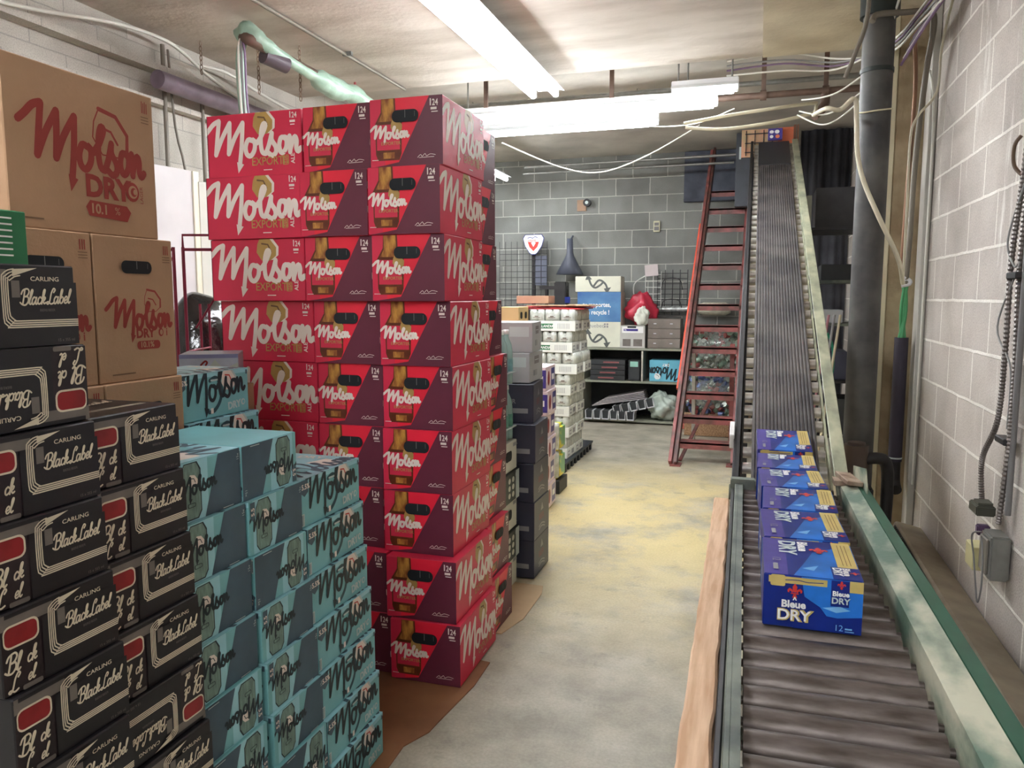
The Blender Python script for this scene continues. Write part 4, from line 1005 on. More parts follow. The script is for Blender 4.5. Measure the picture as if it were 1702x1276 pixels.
# ================================================================== BEHIND THE LADDER: bags of crushed cans on a low deck
CRC = [mat('crushed_can_silver', (186, 194, 186), .3, .6, var=.35, scale=30), mat('crushed_can_blue', (96, 108, 150), .3, .4, var=.4, scale=30), mat('crushed_can_red', (158, 84, 84), .35, .3, var=.4, scale=30), mat('crushed_can_green', (150, 176, 160), .3, .4, var=.4, scale=30)]
FILM = mat('clear_plastic_film', (226, 232, 228), .08, var=0, alpha=.22, spec=1.0)
rnd = random.Random(11)
for q, (z0, z1, lab, palx) in enumerate(((.19, .66, 'lower clear bag of crushed cans behind the ladder', 1), (.68, 1.13, 'upper clear bag of pale crushed cans behind the ladder', 0))):
    t = empty('can_bag', (-.40, 8.30, z0), label=lab, cat='bag of cans', group='bags of crushed cans')
    m = MB(); h = z1 - z0
    for k in range(280):
        x = rnd.uniform(-.27, .27); y = -.17 + rnd.uniform(0, .12); z = rnd.uniform(.03, h - .03)
        d = Vector((rnd.uniform(-1, 1), rnd.uniform(-1, 1), rnd.uniform(-1, 1))).normalized() * .05
        m.tube([(x, y, z), (x + d.x, y + d.y, z + d.z)], rnd.choice((.026, .030, .022)), rnd.choice((0, 1, 2, 3, 1, 0) if palx else (0, 3, 0, 3, 2)), 8)
    o = m.build('crushed_cans', CRC, t); o['kind'] = 'stuff'
    f = lump('clear_film', (0, -.02, h / 2), (.31, .20, h / 2 * .97), FILM, 5 + q, .05, 6, 4, t)
m = MB().box((-.40, 8.30, .165), (.72, .50, .02)).box((-.40, 8.12, .08), (.6, .08, .15)).box((-.40, 8.45, .08), (.6, .08, .15)); o = m.build('low_platform', WOOD); tag(o, 'low wooden platform under the clear bags of cans', 'platform')
o = MB().box((0, 0, 0), (.05, .02, .9), bev=.003).build('wood_strip', mat('pale_wood', (222, 204, 150), .7, var=.15), None, (-.165, 7.9, 1.10), (0, .03, 0)); tag(o, 'pale wooden strip upright beside the bags of cans', 'strip'); o.location.z = .46; 
o = MB().box((0, 0, 0), (.05, .02, 1.25), bev=.003).build('wood_strip', MATS['pale_wood'], None, (-.10, 8.02, .626)); tag(o, 'taller pale wooden strip standing right of the bags of cans', 'strip')
# silver duct roll hung on the wall
o = MB().tube([(-1.10, 9.08, 1.29), (-.62, 9.06, 1.30)], .035, 0, 14).tube([(-.66, 9.06, 1.30), (-.60, 9.06, 1.30), (-.36, 9.05, 1.30), (-.30, 9.05, 1.30)], [.05, .075, .075, .045], 1, 14).build('foil_roll', [mat('foil', (200, 202, 200), .3, .5, c2=(140, 142, 140), scale=30), mat('cream_roll', (206, 202, 180), .5, var=.25, scale=25)]); tag(o, 'silver pipe with a thick cream sleeve along the back wall', 'pipe')

# ================================================================== BACK WALL SHELF AND WHAT IS ON IT
SHW = mat('grey_green_shelf_board', (146, 148, 132), .6, var=.15); SHD = mat('dark_shelf_back', (50, 52, 54), .7, var=.2)
sh = empty('shelf_unit', (-1.35, 8.88, 0), label='low open shelf unit with dark back against the grey block wall', cat='shelf')
for z in (.848, .475, .03): MB().box((0, 0, z), (1.14, .46, .025), bev=.002).build('shelf_board', SHW, sh)
for x in (-.56, .56): MB().box((x, 0, .43), (.025, .46, .80), bev=.002).build('side_panel', SHW, sh)
MB().box((0, .21, .43), (1.09, .015, .80)).build('back_panel', SHD, sh); MB().box((.12, 0, .66), (.02, .44, .345)).build('divider', MATS['pale_steel'], sh)
for k in range(4):
    o = MB().box((0, 0, .0), (.40, .30, .055), 0, bev=.003).box((.02 * (k - 1), -.151, .0), (.18, .002, .016), 1).build('flat_box', [SHD, mat('dusty_rose_ink', (150, 84, 84), .5, var=.1)], None, (-1.62, 8.80, .488 + .03 + k * .059)); tag(o, 'dark flat box, %s in the pile on the upper shelf' % ['lowest', 'second lowest', 'third', 'topmost'][k], 'box', 'dark flat boxes')
o = MB().box((0, 0, .12), (.13, .28, .23), 0, bev=.004).box((0, -.141, .19), (.09, .003, .06), 1).build('dark_bin', [SHD, mat('mint_label', (150, 200, 184), .5, var=.1)], None, (-1.32, 8.80, .490)); tag(o, 'narrow dark bin with mint label beside the dark flat boxes', 'bin')
ta = Art(.34, .24); ta.rect(TEAL2, 0, .17, .34, .24); hexicon(ta, CREAM, TDARK, .10, .17, .07); molson(ta, TDARK, .30, .16, .36, .05, 1.0, pi); ta.text(WHITE, 'DRY', .24, .21, .025, bold=.04, rot=pi)
tm = MB().box((0, 0, .12), (.34, .24, .238), bev=.003); mm = [mat('sky_teal_carton', (112, 190, 214), .45, var=.1)]
ta2 = Art(.34, .24); molson(ta2, TDARK, .33, .15, .34, .05, 1.1, pi); ta2.text(WHITE, 'DRY', .22, .20, .028, bold=.04, rot=pi); hexicon(ta2, WHITE, TDARK, .09, .06, .07)
ta2.put(tm, (-.17, -.1205, 0), (1, 0, 0), (0, 0, 1), (0, -1, 0), mm); o = tm.build('can_case', mm, None, (-.98, 8.80, .490)); tag(o, 'sky teal can case upside down on the upper shelf', 'can case')
WPL = mat('white_plastic', (222, 222, 226), .4, var=.08)
def crate_strip(x, y, z, n, ry, lab):
    t = empty('plastic_tray', (x, y, z), label=lab, cat='tray', group='white plastic can trays'); t.rotation_euler = (0, ry, 0)
    m = MB()
    for k in range(n):
        cx = (k - (n - 1) / 2) * .095
        m.prism([(-.045, .10), (-.038, .0), (.038, 0), (.045, .10), (.038, .10), (.032, .010), (-.032, .010), (-.038, .10)], (cx, -.10, 0), (1, 0, 0), (0, 0, 1), (0, 1, 0), .2)
    m.build('tray', WPL, t)
    for k in range(n):
        cx = (k - (n - 1) / 2) * .095; MB().prism([(-.037, .098), (-.031, .011), (.031, .011), (.037, .098)], (cx, -.085, 0), (1, 0, 0), (0, 0, 1), (0, 1, 0), .17).build('dark_pocket', SHD, t)
crate_strip(-1.58, 8.68, .046, 6, 0, 'white plastic tray flat on the lower shelf at left')
crate_strip(-1.30, 8.70, .155, 5, -.24, 'white plastic tray tilted up on the flat one, lower shelf')
PB = mat('pale_mauve_sheet', (190, 180, 184), .6, var=.1)
for k in range(5):
    o = MB().box((0, 0, 0), (.62 - .04 * k, .30, .010), bev=.002).build('folded_sheet', PB, None, (-1.50 + .015 * k, 8.86, .235 + .020 * k), (0, -.17 - .012 * k, 0)); tag(o, 'pale mauve folded sheet, %s in the slanted pile on the lower shelf' % (['lowest', 'second lowest', 'middle', 'second', 'topmost'][k]), 'sheet', 'pale mauve sheets')
o = lump('plastic_bag', (-1.0, 8.76, .20), (.17, .14, .16), mat('pale_green_film', (190, 202, 192), .2, var=.2, bump=.8, bscale=20), 9, .3, 5, 4, zmin=-.15); tag(o, 'crumpled pale plastic bag on the lower shelf right', 'bag')
o = MB().box((0, 0, .03), (.20, .20, .05), bev=.003).build('pink_tray', mat('salmon_card', (222, 120, 108), .6, var=.2), None, (-.90, 8.70, .355)); o.location = (-.93, 8.60, -.0); tag(o, 'small salmon card tray at the foot of the shelf', 'tray'); o.location = (-.72, 8.55, .0)
# recycling cartons
RW_ = mat('cream_white_carton', (222, 222, 204), .6, var=.08); RBL = mat('recycle_blue_ink', (54, 96, 156), .5, c2=(90, 140, 184), scale=3); ARR = mat('grey_arrow_ink', (96, 100, 98), .5, var=.2)
def arrows(a, m, x, y, s):
    a.at(x, y, s); a.strokes(m, [[(-.42, .30), (-.30, -.02), (-.12, -.16), (.10, -.05), (.2, .05)], [(-.18, -.08), (.0, .14), (.16, .14), (.34, -.02), (.42, -.24)]], .085, 4)
    a.poly(m, [(-.56, .18), (-.46, .44), (-.26, .20)]); a.poly(m, [(.26, -.20), (.58, -.14), (.40, -.42)]); a.at()
m = MB().box((0, 0, .315), (.50, .34, .628), bev=.004); mm = [RW_]; a = Art(.50, .63)
a.rect(RBL, 0, .29, .50, .63); a.text(WHITE, 'tu rapportes,', .06, .46, .050, bold=.025, sx=.86); a.text(WHITE, 'on recycle !', .08, .375, .050, bold=.025, sx=.86); a.text(GREY, 'Quebec', .11, .225, .045, sx=1.0); a.text(GREY, "'", .205, .25, .03)
for i in range(2):
    for j in range(2): a.rect(GREY, .31 + .03 * i, .225 + .028 * j, .33 + .03 * i, .245 + .028 * j)
arrows(a, ARR, .24, .10, .26)
a.put(m, (-.25, -.171, 0), (1, 0, 0), (0, 0, 1), (0, -1, 0), mm); o = m.build('recycling_box', mm, None, (-1.74, 8.86, .862), (0, 0, .02)); tag(o, 'blue and white recycling box with slogan standing on the shelf unit', 'recycling box')
m = MB().box((0, 0, .088), (.52, .34, .175), bev=.004); mm = [RW_]; a = Art(.52, .175); arrows(a, ARR, .26, .088, .26); a.put(m, (-.26, -.171, 0), (1, 0, 0), (0, 0, 1), (0, -1, 0), mm); o = m.build('recycling_box', mm, None, (-1.76, 8.86, 1.492), (0, 0, .05)); tag(o, 'low cream box with grey arrows on top of the blue recycling box', 'recycling box')
# small cartons, red bag, racks
m = MB().box((0, 0, .125), (.28, .26, .25), bev=.003); mm = [mat('pale_grey_carton', (196, 194, 188), .6, var=.1)]; a = Art(.28, .25)
a.rect(WHITE, .02, .17, .26, .24); a.rect(BGREY, .03, .02, .12, .10); a.rect(BGREY, .15, .02, .25, .10); a.rect(PURP, .04, .19, .20, .215); a.rrect(HOLE, .08, .225, .18, .245, .008); a.text(WHITE, 'BL', .05, .195, .018)
a.put(m, (-.14, -.131, 0), (1, 0, 0), (0, 0, 1), (0, -1, 0), mm); o = m.build('small_carton', mm, None, (-1.345, 8.80, .862)); tag(o, 'pale grey printed carton on the shelf right of the recycling box', 'carton')
o = lump('plastic_bag', (-1.28, 8.86, 1.295), (.17, .14, .185), mat('red_bag_film', (196, 52, 74), .35, var=.25), 21, .32, 4, 4, zmin=-.18); tag(o, 'crumpled red bag lying on the pale grey carton', 'bag')
o = lump('paper_bag', (-1.17, 8.70, 1.27), (.08, .06, .11), mat('crumpled_white_paper', (222, 224, 212), .6, var=.1, bump=.8, bscale=25), 33, .25, 5, 4, zmin=-.10); tag(o, 'crumpled white paper bag beside the red bag', 'bag'); o.location = (-1.25, 8.72, 1.213)
for k in range(3):
    o = MB().box((0, 0, .055), (.36, .32, .108), 0, bev=.003).box((-.1, -.161, .055), (.03, .002, .01), 1).box((.08, -.161, .055), (.03, .002, .01), 1).build('flat_crate', [mat('taupe_plastic', (132, 122, 114), .4, var=.25), WPL], None, (-1.0, 8.86, .862 + k * .110)); tag(o, 'taupe flat crate, %s of the pile on the shelf right end' % ['lowest', 'middle', 'topmost'][k], 'crate', 'taupe flat crates')
WIRE = mat('white_wire', (214, 214, 208), .4, var=.05); BWIRE = mat('black_wire', (44, 42, 46), .4, var=.1)
m = MB()
for k in range(6): m.cyl((-.09, 0, .04 + k * .075), (.09, 0, .04 + k * .075), .005, n=5)
for x in (-.09, 0, .09): m.cyl((x, 0, 0), (x, 0, .45), .005, n=5)
m.tube([(-.09, 0, .40), (-.22, -.02, .30), (-.20, -.02, .12), (-.09, 0, .10)], .008, n=6, curve=4)
o = m.build('wire_rack', WIRE, None, (-1.18, 9.10, 1.28)); tag(o, 'white wire rack hanging on the back wall beside the note', 'rack')
m = MB()
for k in range(9): m.cyl((-.17, 0, .06 * k), (.17, 0, .06 * k), .004, n=5)
for x in (-.17, -.085, 0, .085, .17): m.cyl((x, 0, 0), (x, 0, .52), .005, n=5)
for z in (.05, .29): m.tube([(-.12, -.05, z), (-.08, -.08, z + .12), (.08, -.08, z + .12), (.12, -.05, z)], .005, n=5, curve=4)
o = m.build('wire_rack', BWIRE, None, (-.96, 9.10, 1.225)); tag(o, 'black wire rack hanging on the wall above the taupe crates', 'rack')
o = MB().box((0, 0, 0), (.15, .006, .13)).build('paper_note', mat('pinkish_paper', (206, 194, 194), .7, var=.08), None, (-1.20, 9.06, 1.74), (0, -.08, 0)); tag(o, 'pinkish paper note above the white wire rack', 'note')
# shield sign, black mesh stand, lamp, machine
sg = empty('wall_sign', (-2.60, 8.98, 2.06), label='white and red shield-shaped sign above the black mesh stand', cat='sign')
shd = [(-.125, .07), (-.10, .11), (.10, .11), (.125, .07), (.10, -.02), (.045, -.10), (.02, -.115), (-.02, -.115), (-.045, -.10), (-.10, -.02)]
MB().prism(shd, (0, 0, 0), (1.06, 0, 0), (0, 0, 1.06), (0, 1, 0), .012).build('sign_rim', BLUE, sg)
a = Art(.3, .3); a.at(.15, .15); a.poly(WHITE, shd); a.poly(LILY, [(-.07, .03), (.07, .03), (.05, -.03), (.0, -.08), (-.05, -.03)]); a.poly(WHITE, [(-.03, .02), (0, -.03), (.03, .02), (.0, .03)]); a.at()
a.text(LILY, 'CANADIAN' if False else 'LA BLEUE', .075, .185, .022, bold=.03, sx=.8); a.strokes(BLUE, [[(.08, .225), (.11, .235), (.14, .225), (.17, .24), (.2, .228)]], .008, 3); a.rect(BLUE, .06, .215, .24, .218)
m = MB(); mm = [WHITE]; a.put(m, (-.15, -.001, -.15), (1, 0, 0), (0, 0, 1), (0, -1, 0), mm); m.build('sign_face', mm, sg)
ms = empty('mesh_stand', (-2.74, 9.02, 0), label='tall black wire mesh display stand against the back wall', cat='stand')
m = MB()
for k in range(12): m.cyl((-.30, 0, 1.25 + .07 * k), (.30, 0, 1.25 + .07 * k), .003, n=5)
for k in range(9): m.cyl((-.30 + .075 * k, 0, 1.2), (-.30 + .075 * k, 0, 2.1), .003, n=5)
m.build('mesh', BWIRE, ms); MB().box((.13, .02, 1.0), (.045, .02, 2.0)).box((.13, .0, .01), (.4, .25, .02)).build('post', DSTEEL, ms)
MB().box((.22, .01, 1.75), (.15, .01, .35)).build('panel', mat('slate_panel', (92, 96, 112), .6, var=.1), ms)
o = MB().lathe([(.0, .42), (.035, .42), (.04, .26), (.05, .22), (.165, .0), (.16, .0), (.04, .2), (0, .24)], (0, 0, 0), 0, 16).cyl((0, 0, .40), (0, .14, .46), .012, n=8).build('hanging_lamp', mat('slate_enamel', (84, 88, 102), .5, var=.1), None, (-2.16, 9.02, 1.70)); tag(o, 'slate bell-shaped shade on the back wall right of the shield sign', 'lamp')
mc = empty('cutting_machine', (-2.23, 8.75, 0), label='dark bench machine on a pedestal left of the recycling boxes', cat='machine')
MB().box((0, 0, .01), (.4, .3, .02)).box((0, 0, .62), (.10, .10, 1.2)).build('pedestal', DSTEEL, mc); MB().box((0, 0, 1.24), (.34, .24, .04)).build('table', DSTEEL, mc)
MB().box((.04, 0, 1.44), (.14, .16, .34), bev=.01).box((-.05, 0, 1.54), (.34, .05, .04)).cyl((-.14, 0, 1.26), (-.14, 0, 1.54), .02).build('head', DSTEEL, mc); MB().box((.13, -.08, 1.40), (.06, .02, .07)).build('switch_box', BLUE, mc)
# things on the back wall
o = MB().box((-.47, 9.165, 2.79), (.78, .06, .56), bev=.004).box((-.47, 9.13, 2.53), (.78, .03, .03)).build('recess_panel', mat('blue_grey_panel', (88, 94, 108), .7, c2=(62, 66, 78), scale=5)); tag(o, 'dark blue-grey panel standing for a recess in the back wall above the stair ladder', 'panel')  # added dark panel in place of a recess opening, its darkness painted
o = MB().box((-2.06, 9.19, 2.52), (.11, .02, .13)).build('wood_plate', mat('tan_wood_plate', (168, 136, 112), .7, var=.2)); tag(o, 'small tan wooden plate screwed to the grey back wall', 'plate')
o = MB().cyl((-1.985, 9.18, 2.545), (-1.985, 9.12, 2.545), .045, 0, 14).cyl((-1.985, 9.12, 2.545), (-1.985, 9.11, 2.545), .02, 1, 10).build('wall_bell', [DSTEEL, SILV]); tag(o, 'round grey bell beside the tan plate on the back wall', 'bell')
o = MB().box((-1.165, 9.185, 2.25), (.075, .03, .125), bev=.004).box((-1.165, 9.168, 2.275), (.05, .006, .035), 1).box((-1.165, 9.168, 2.225), (.055, .006, .045), 1).build('wall_switch', [mat('beige_plastic', (206, 202, 170), .5, var=.05), GREYD]); tag(o, 'small beige wall switch on the grey back wall', 'switch')

# ================================================================== BACK RIGHT: dark rack behind the belt
dr = empty('storage_rack', (.58, 6.6, 0), label='dark cluttered storage rack behind the black drain pipe', cat='rack')
for x in (-.24, .20):
    for y in (-.2, .35): MB().box((x, y, 1.1), (.035, .035, 2.2)).build('upright', mat('pale_rack_steel', (150, 154, 142), .5, .2, var=.2) if (x < 0 and y < 0) else DSTEEL, dr)
for z in (.35, .78, 1.22, 1.55, 1.95): MB().box((-.02, .075, z), (.44, .58, .02)).build('shelf_board', GREYG if z in (1.22, 1.55) else DSTEEL, dr)
for k, (x, z, w, h, mm_, lab) in enumerate(((-.07, 1.232, .22, .10, GC, 'pale flat box on the dark rack, fourth shelf'), (.02, 1.562, .30, .12, SHD, 'dark box on the upper dark rack shelf'), (-.05, 1.962, .28, .30, DSTEEL, 'dark box topmost on the dark rack'), (-.04, .792, .25, .22, NAVY, 'navy box on the middle of the dark rack'), (-.02, .362, .3, .28, SHD, 'dark crate on the low dark rack shelf'))):
    o = MB().box((0, 0, h / 2), (w, .34, h), bev=.004).build('storage_box', mm_, None, (.58 + x, 6.62, z)); tag(o, lab, 'box', 'boxes on the dark rack')
dk = mat('painted_shade_dark', (66, 66, 72), .8, c2=(44, 44, 50), scale=4, bump=.5, bscale=6)  # dark sheet added where the wall behind is only in shade
m = MB(); vs = []; n = 24
for k in range(n + 1):
    for z in (0.02, 3.06): vs.append((.34 + .47 * k / n, 8.3 + .012 * sin(k * 1.7) + .02 * sin(k * .6), z))
    for z in (3.06, .02): vs.append((.34 + .47 * k / n, 8.31 + .012 * sin(k * 1.7) + .02 * sin(k * .6), z))
m.add(vs, [[k * 4 + i, (k + 1) * 4 + i, (k + 1) * 4 + (i + 1) % 4, k * 4 + (i + 1) % 4] for k in range(n) for i in range(4)], 0, True)
o = m.build('shade_sheet', dk); tag(o, 'dark sheet added as shade behind the rack right of the belt', 'shade_backdrop')
# dark steel column box near the belt head
o = MB().box((-.19, 8.32, 2.70), (.16, .20, .72), bev=.005).box((-.23, 8.21, 2.86), (.02, .01, .12), 1).build('steel_duct', [mat('dark_grey_steel', (72, 76, 84), .5, .2, var=.2), SILV]); tag(o, 'dark grey duct hanging from the ceiling left of the belt head', 'duct')
o = MB().box((-.10, 8.0, 1.5), (.035, .035, 3.0)).build('steel_post', DSTEEL); tag(o, 'thin dark steel post behind the belt conveyor head', 'post'); o.location = (.045, .5, 0)
o = MB().tube([(.50, 6.28, 1.16), (.545, 6.30, 1.05), (.55, 6.30, .86), (.50, 6.28, .74), (.44, 6.28, .78)], .010, 0, 8, curve=4).build('green_hose', mat('green_hose', (40, 140, 110), .4, var=.1)); tag(o, 'green hose draped on the dark rack', 'hose')
for k, (c_, x) in enumerate(((mat('dusty_pink_pole', (160, 110, 120), .5, var=.1), .42), (GREY, .46), (mat('pale_rope', (196, 186, 160), .6, var=.1), .50))):
    o = MB().cyl((x - .06, 6.18, .02), (x + .08, 6.22, 1.30), .010, n=8).build('pole', c_); tag(o, ['dusty pink thin pole leaning on the dark rack', 'grey thin pole leaning on the dark rack', 'pale thin pole leaning on the dark rack'][k], 'pole', 'poles on the dark rack')

# ================================================================== RIGHT SIDE PIPES
PIPE = mat('black_drain_pipe', (86, 84, 80), .55, c2=(52, 51, 52), scale=6, bump=.05)
pp = empty('drain_pipe', (.503, 4.2, 0), label='thick black vertical drain pipe before the concrete post', cat='pipe')
MB().cyl((0, 0, .0), (0, 0, 2.895), .072, 0, 28).build('pipe', PIPE, pp); MB().cyl((0, 0, 2.76), (0, 0, 2.893), .088, 0, 28).build('collar', mat('green_black_collar', (34, 44, 42), .4, var=.3), pp); MB().cyl((0, 0, 2.50), (0, 0, 2.52), .076, 0, 28).build('band', MATS['green_black_collar'], pp)
MB().tube([(-.074, -.01, 2.32), (-.05, -.062, 2.31), (0, -.078, 2.312), (.05, -.062, 2.318), (.074, -.01, 2.33)], .004, 0, 6, curve=4).build('cable_tie', PALE, pp)
mo = empty('pump', (.50, 3.90, 0), label='small dark pump with round motor at the foot of the drain pipe', cat='pump')
MB().cyl((-.04, 0, .55), (-.04, 0, .74), .055, 0, 20).cyl((-.04, 0, .735), (-.04, 0, .752), .040, 0, 20).build('motor', mat('dull_brown_steel', (88, 74, 66), .5, .2, var=.3), mo)
MB().box((-.02, .02, .27), (.12, .12, .54), bev=.008).build('base', DSTEEL, mo); MB().tube([(-.03, .0, .66), (.05, 0, .68), (.10, .03, .64), (.11, .05, .45), (.10, .06, .05)], .028, 0, 12, curve=4).build('outlet_pipe', DSTEEL, mo)
# arch of grey conduit and the insulated pipe bundle on the post
CON = mat('grey_conduit', (128, 120, 108), .5, .1, var=.2); COPPER = mat('dull_copper_pipe', (150, 112, 88), .45, .4, var=.2); GCAB = mat('green_cable', (70, 150, 96), .5, var=.1)
o = MB().tube([(.455, 4.06, 2.70), (.48, 4.08, 2.735), (.60, 4.12, 2.745), (.70, 4.14, 2.745), (.735, 4.18, 2.70), (.732, 4.30, 2.5), (.728, 4.42, 2.1), (.726, 4.44, 1.75), (.722, 4.46, 1.50)], .014, 0, 10, curve=5).build('conduit_arch', CON); tag(o, 'brown-grey conduit arching over the black pipe and down the post', 'conduit')
o = MB().tube([(.66, 4.2, 2.64), (.70, 4.36, 2.45), (.705, 4.46, 2.0), (.704, 4.50, 1.55)], .010, 0, 8, curve=5).build('copper_line', COPPER); tag(o, 'thin copper line running down beside the conduit arch', 'pipe')
ins = empty('insulated_pipe', (.72, 4.475, 0), label='dark foam-insulated pipe on the post with green wires above', cat='pipe')
MB().cyl((0, 0, .56), (0, 0, 1.22), .034, 0, 20).build('foam_sleeve', mat('dark_purple_foam', (56, 50, 62), .8, var=.15), ins)
MB().tube([(0, 0, .56), (0, 0, .50), (.0, -.02, .45), (.0, -.08, .42)], .030, 0, 14, curve=4).build('elbow', DSTEEL, ins); MB().cyl((0, 0, .575), (0, 0, .583), .0355, 1, 20).build('band', [DSTEEL, SILV], ins)
for k in range(4): MB().tube([((-.018, .0, .014, -.006)[k], (-.01, .01, -.01, -.02)[k], 1.2), ((.010, -.012, .0, .012)[k], -.01, 1.36), ((-.01, 0, .012, .004)[k], -.005, 1.50)], .008, 0, 8, curve=4).build('green_wire', GCAB, ins)
MB().tube([(-.018, -.015, 1.49), (.02, -.02, 1.50), (.016, -.02, 1.52), (-.014, -.018, 1.515), (0, -.022, 1.535)], .012, 0, 6, curve=3).build('knotted_tie', WPL, ins)
CAB = mat('cream_cable', (216, 208, 184), .5, var=.08); CABW = mat('white_cable', (232, 230, 220), .5, var=.05); CABP = mat('mauve_cable', (128, 104, 132), .5, var=.1); CABG = mat('grey_cable', (150, 150, 148), .5, var=.1)
def cable(pts, r, m, lab, name='cable', cat='cable', group=None, n=6, k=6):
    o = MB().tube(pts, r, 0, n, curve=k).build(name, m); tag(o, lab, cat, group); return o
cable([(.786, 3.55, 2.87), (.775, 3.9, 2.80), (.782, 4.22, 2.62), (.785, 4.3, 2.42), (.70, 4.24, 2.30), (.672, 4.24, 2.2), (.676, 4.26, 1.9), (.70, 4.40, 1.5)], .006, CAB, 'cream cable looping from the ceiling down the concrete post')
cable([(-.49, 5.2, 2.515), (-.26, 5.2, 2.49), (.03, 5.2, 2.51), (.22, 5.3, 2.56), (.31, 5.5, 2.62)], .011, CAB, 'sagging cream cable from the ladder top to the pipe clamp', n=8)
cable([(-.50, 5.2, 2.54), (-.20, 5.2, 2.575), (.10, 5.2, 2.60), (.31, 5.5, 2.68)], .011, CAB, 'straighter cream cable above the sagging one', n=8)
cable([(.31, 5.5, 2.66), (.27, 4.9, 2.48), (.235, 4.3, 2.35), (.27, 4.0, 2.31), (.33, 4.0, 2.30), (.39, 4.0, 2.345), (.405, 4.02, 2.25), (.42, 4.05, 2.10), (.455, 4.06, 1.97), (.53, 4.06, 1.80), (.64, 4.2, 1.62), (.69, 4.34, 1.50)], .011, CAB, 'thick cream cable crossing in front of the black drain pipe', n=8)
for k, (z0, sag) in enumerate(((2.42, .09), (2.44, .06), (2.50, .03))):
    cable([(.17 + .01 * k, 4.75, z0 + .03), (.28, 4.6, z0 - sag + .03), (.36, 4.5, z0 - sag + .03), (.46, 4.42, z0 + .01 + .02 * k)], .0045, CABW, ['lowest of three thin white wires sagging left of the drain pipe', 'middle of three thin white wires sagging left of the drain pipe', 'upper of three thin white wires sagging left of the drain pipe'][k], 'wire', 'wire', 'thin white wires')
for k in range(4):
    cable([(-.25, 5.35, 2.945 - .03 * k), (.10, 5.3, 2.95 - .032 * k - .01 * (k % 2)), (.40, 5.2, 2.86 - .02 * k), (.59, 4.52 - .03 * k, 2.68 + .01 * k), (.66, 4.1 - .02 * k, 2.68 + .02 * k), (.785 - .012 * k, 3.6, 2.76 + .022 * k)], .006, (CABW, CABG, CABP, CABW)[k], ['topmost', 'second', 'third', 'lowest'][k] + ' of the cables running under the ceiling behind the drain pipe', group='ceiling cable bundle')
for k in range(5):
    cable([(.60 + .012 * k, 4.16, 2.52 + .03 * k), (.68 + .01 * k, 3.98, 2.66 + .02 * k), (.77, 3.7, 2.78 + .012 * k), (.79, 3.1, 2.80 + .015 * k), (.795, 2.4, 2.82 + .015 * k)], .007, (CABP, CABW, CABP, CABG, CABP)[k], ['first', 'second', 'third', 'fourth', 'fifth'][k] + ' cable from below in the bundle at the top of the right wall', group='right wall cable bundle')
cable([(.56, 3.4, 2.88), (.60, 3.8, 2.86), (.57, 4.1, 2.80), (.55, 4.2, 2.66)], .006, CABW, 'white cable dropping from the ceiling beside the drain pipe collar')
cable([(.43, 4.0, 2.89), (.43, 4.0, 2.76), (.42, 4.0, 2.66), (.385, 4.0, 2.55), (.345, 4.0, 2.44)], .010, CON, 'bent copper-brown stub pipe hanging before the drain pipe', 'stub_pipe', 'pipe', n=8)
cable([(.77, 4.42, 2.55), (.79, 4.38, 2.35), (.797, 4.40, 1.8), (.80, 4.42, 1.0), (.80, 4.42, .45)], .006, CABW, 'thin white cable running down the edge of the right wall')
# clamps and brown pipes under the rear ceiling
RUST = mat('rusty_brown_pipe', (116, 94, 82), .6, .2, var=.3, scale=14)
pr = empty('sprinkler_pipe', (0, 5.62, 2.80), label='brown pipe running crosswise under the rear ceiling with hangers', cat='pipe')
MB().cyl((-2.9, 0, -.02), (.80, 0, -.02), .022, 0, 12).build('pipe', RUST, pr)
for x in (-2.0, -1.05, -.02, .37): MB().box((x, 0, .12), (.03, .02, .26)).cyl((x - .02, 0, -.02), (x + .02, 0, -.02), .034, 0, 12).build('hanger', RUST, pr)
MB().tube([(.37, 0, -.02), (.37, 0, -.10), (.34, -.06, -.16), (.30, -.1, -.20)], .03, 0, 8).build('branch_fitting', RUST, pr)
o = MB().cyl((-2.9, 5.85, 2.92), (.78, 5.85, 2.92), .018, 0, 10).build('crosswise_pipe', METAL); tag(o, 'grey pipe running crosswise close under the rear ceiling', 'pipe')
o = MB().cyl((-2.6, 8.6, 2.90), (.2, 8.6, 2.92), .016, 0, 8).cyl((-2.6, 8.55, 2.82), (-.3, 8.55, 2.83), .012, 0, 8).build('crosswise_pipe', METAL); tag(o, 'pair of grey pipes near the top of the back wall', 'pipe')
cable([(-2.2, 6.6, 2.78), (-1.65, 6.5, 2.53), (-1.29, 6.5, 2.47), (-.90, 6.5, 2.59), (-.5, 6.5, 2.80)], .006, CABW, 'white cable sagging in a deep curve before the back wall')
cable([(-1.0, 5.5, 2.66), (-.75, 5.5, 2.60), (-.45, 5.5, 2.60), (-.2, 5.5, 2.68)], .004, CABW, 'thin white wire sagging under the short crosswise light', 'wire', 'wire')

# flexible conduits, boxes on the right wall
FLEX = mat('ribbed_flex_conduit', (120, 112, 108), .4, .5, var=.2)
def flex(pts, r, lab):
    P = spline([Vector(p) for p in pts], 40); rs = [r * (1 + .14 * (1 if i % 2 else -1)) for i in range(len(P))]
    o = MB().tube(P, rs, 0, 8, smooth=False).build('flex_conduit', FLEX); tag(o, lab, 'conduit', 'flexible conduits'); return o
flex([(.795, 2.87, 2.1), (.79, 2.885, 1.83), (.785, 2.93, 1.56), (.785, 2.93, 1.25), (.78, 2.94, 1.02), (.77, 3.05, .86), (.775, 3.03, .70)], .009, 'ribbed flexible conduit bowing away on the right wall, the left one')
flex([(.80, 2.84, 2.1), (.795, 2.855, 1.80), (.795, 2.875, 1.50), (.795, 2.85, 1.2), (.79, 2.84, .95), (.785, 2.87, .68)], .009, 'ribbed flexible conduit running straight down the right wall, the right one')
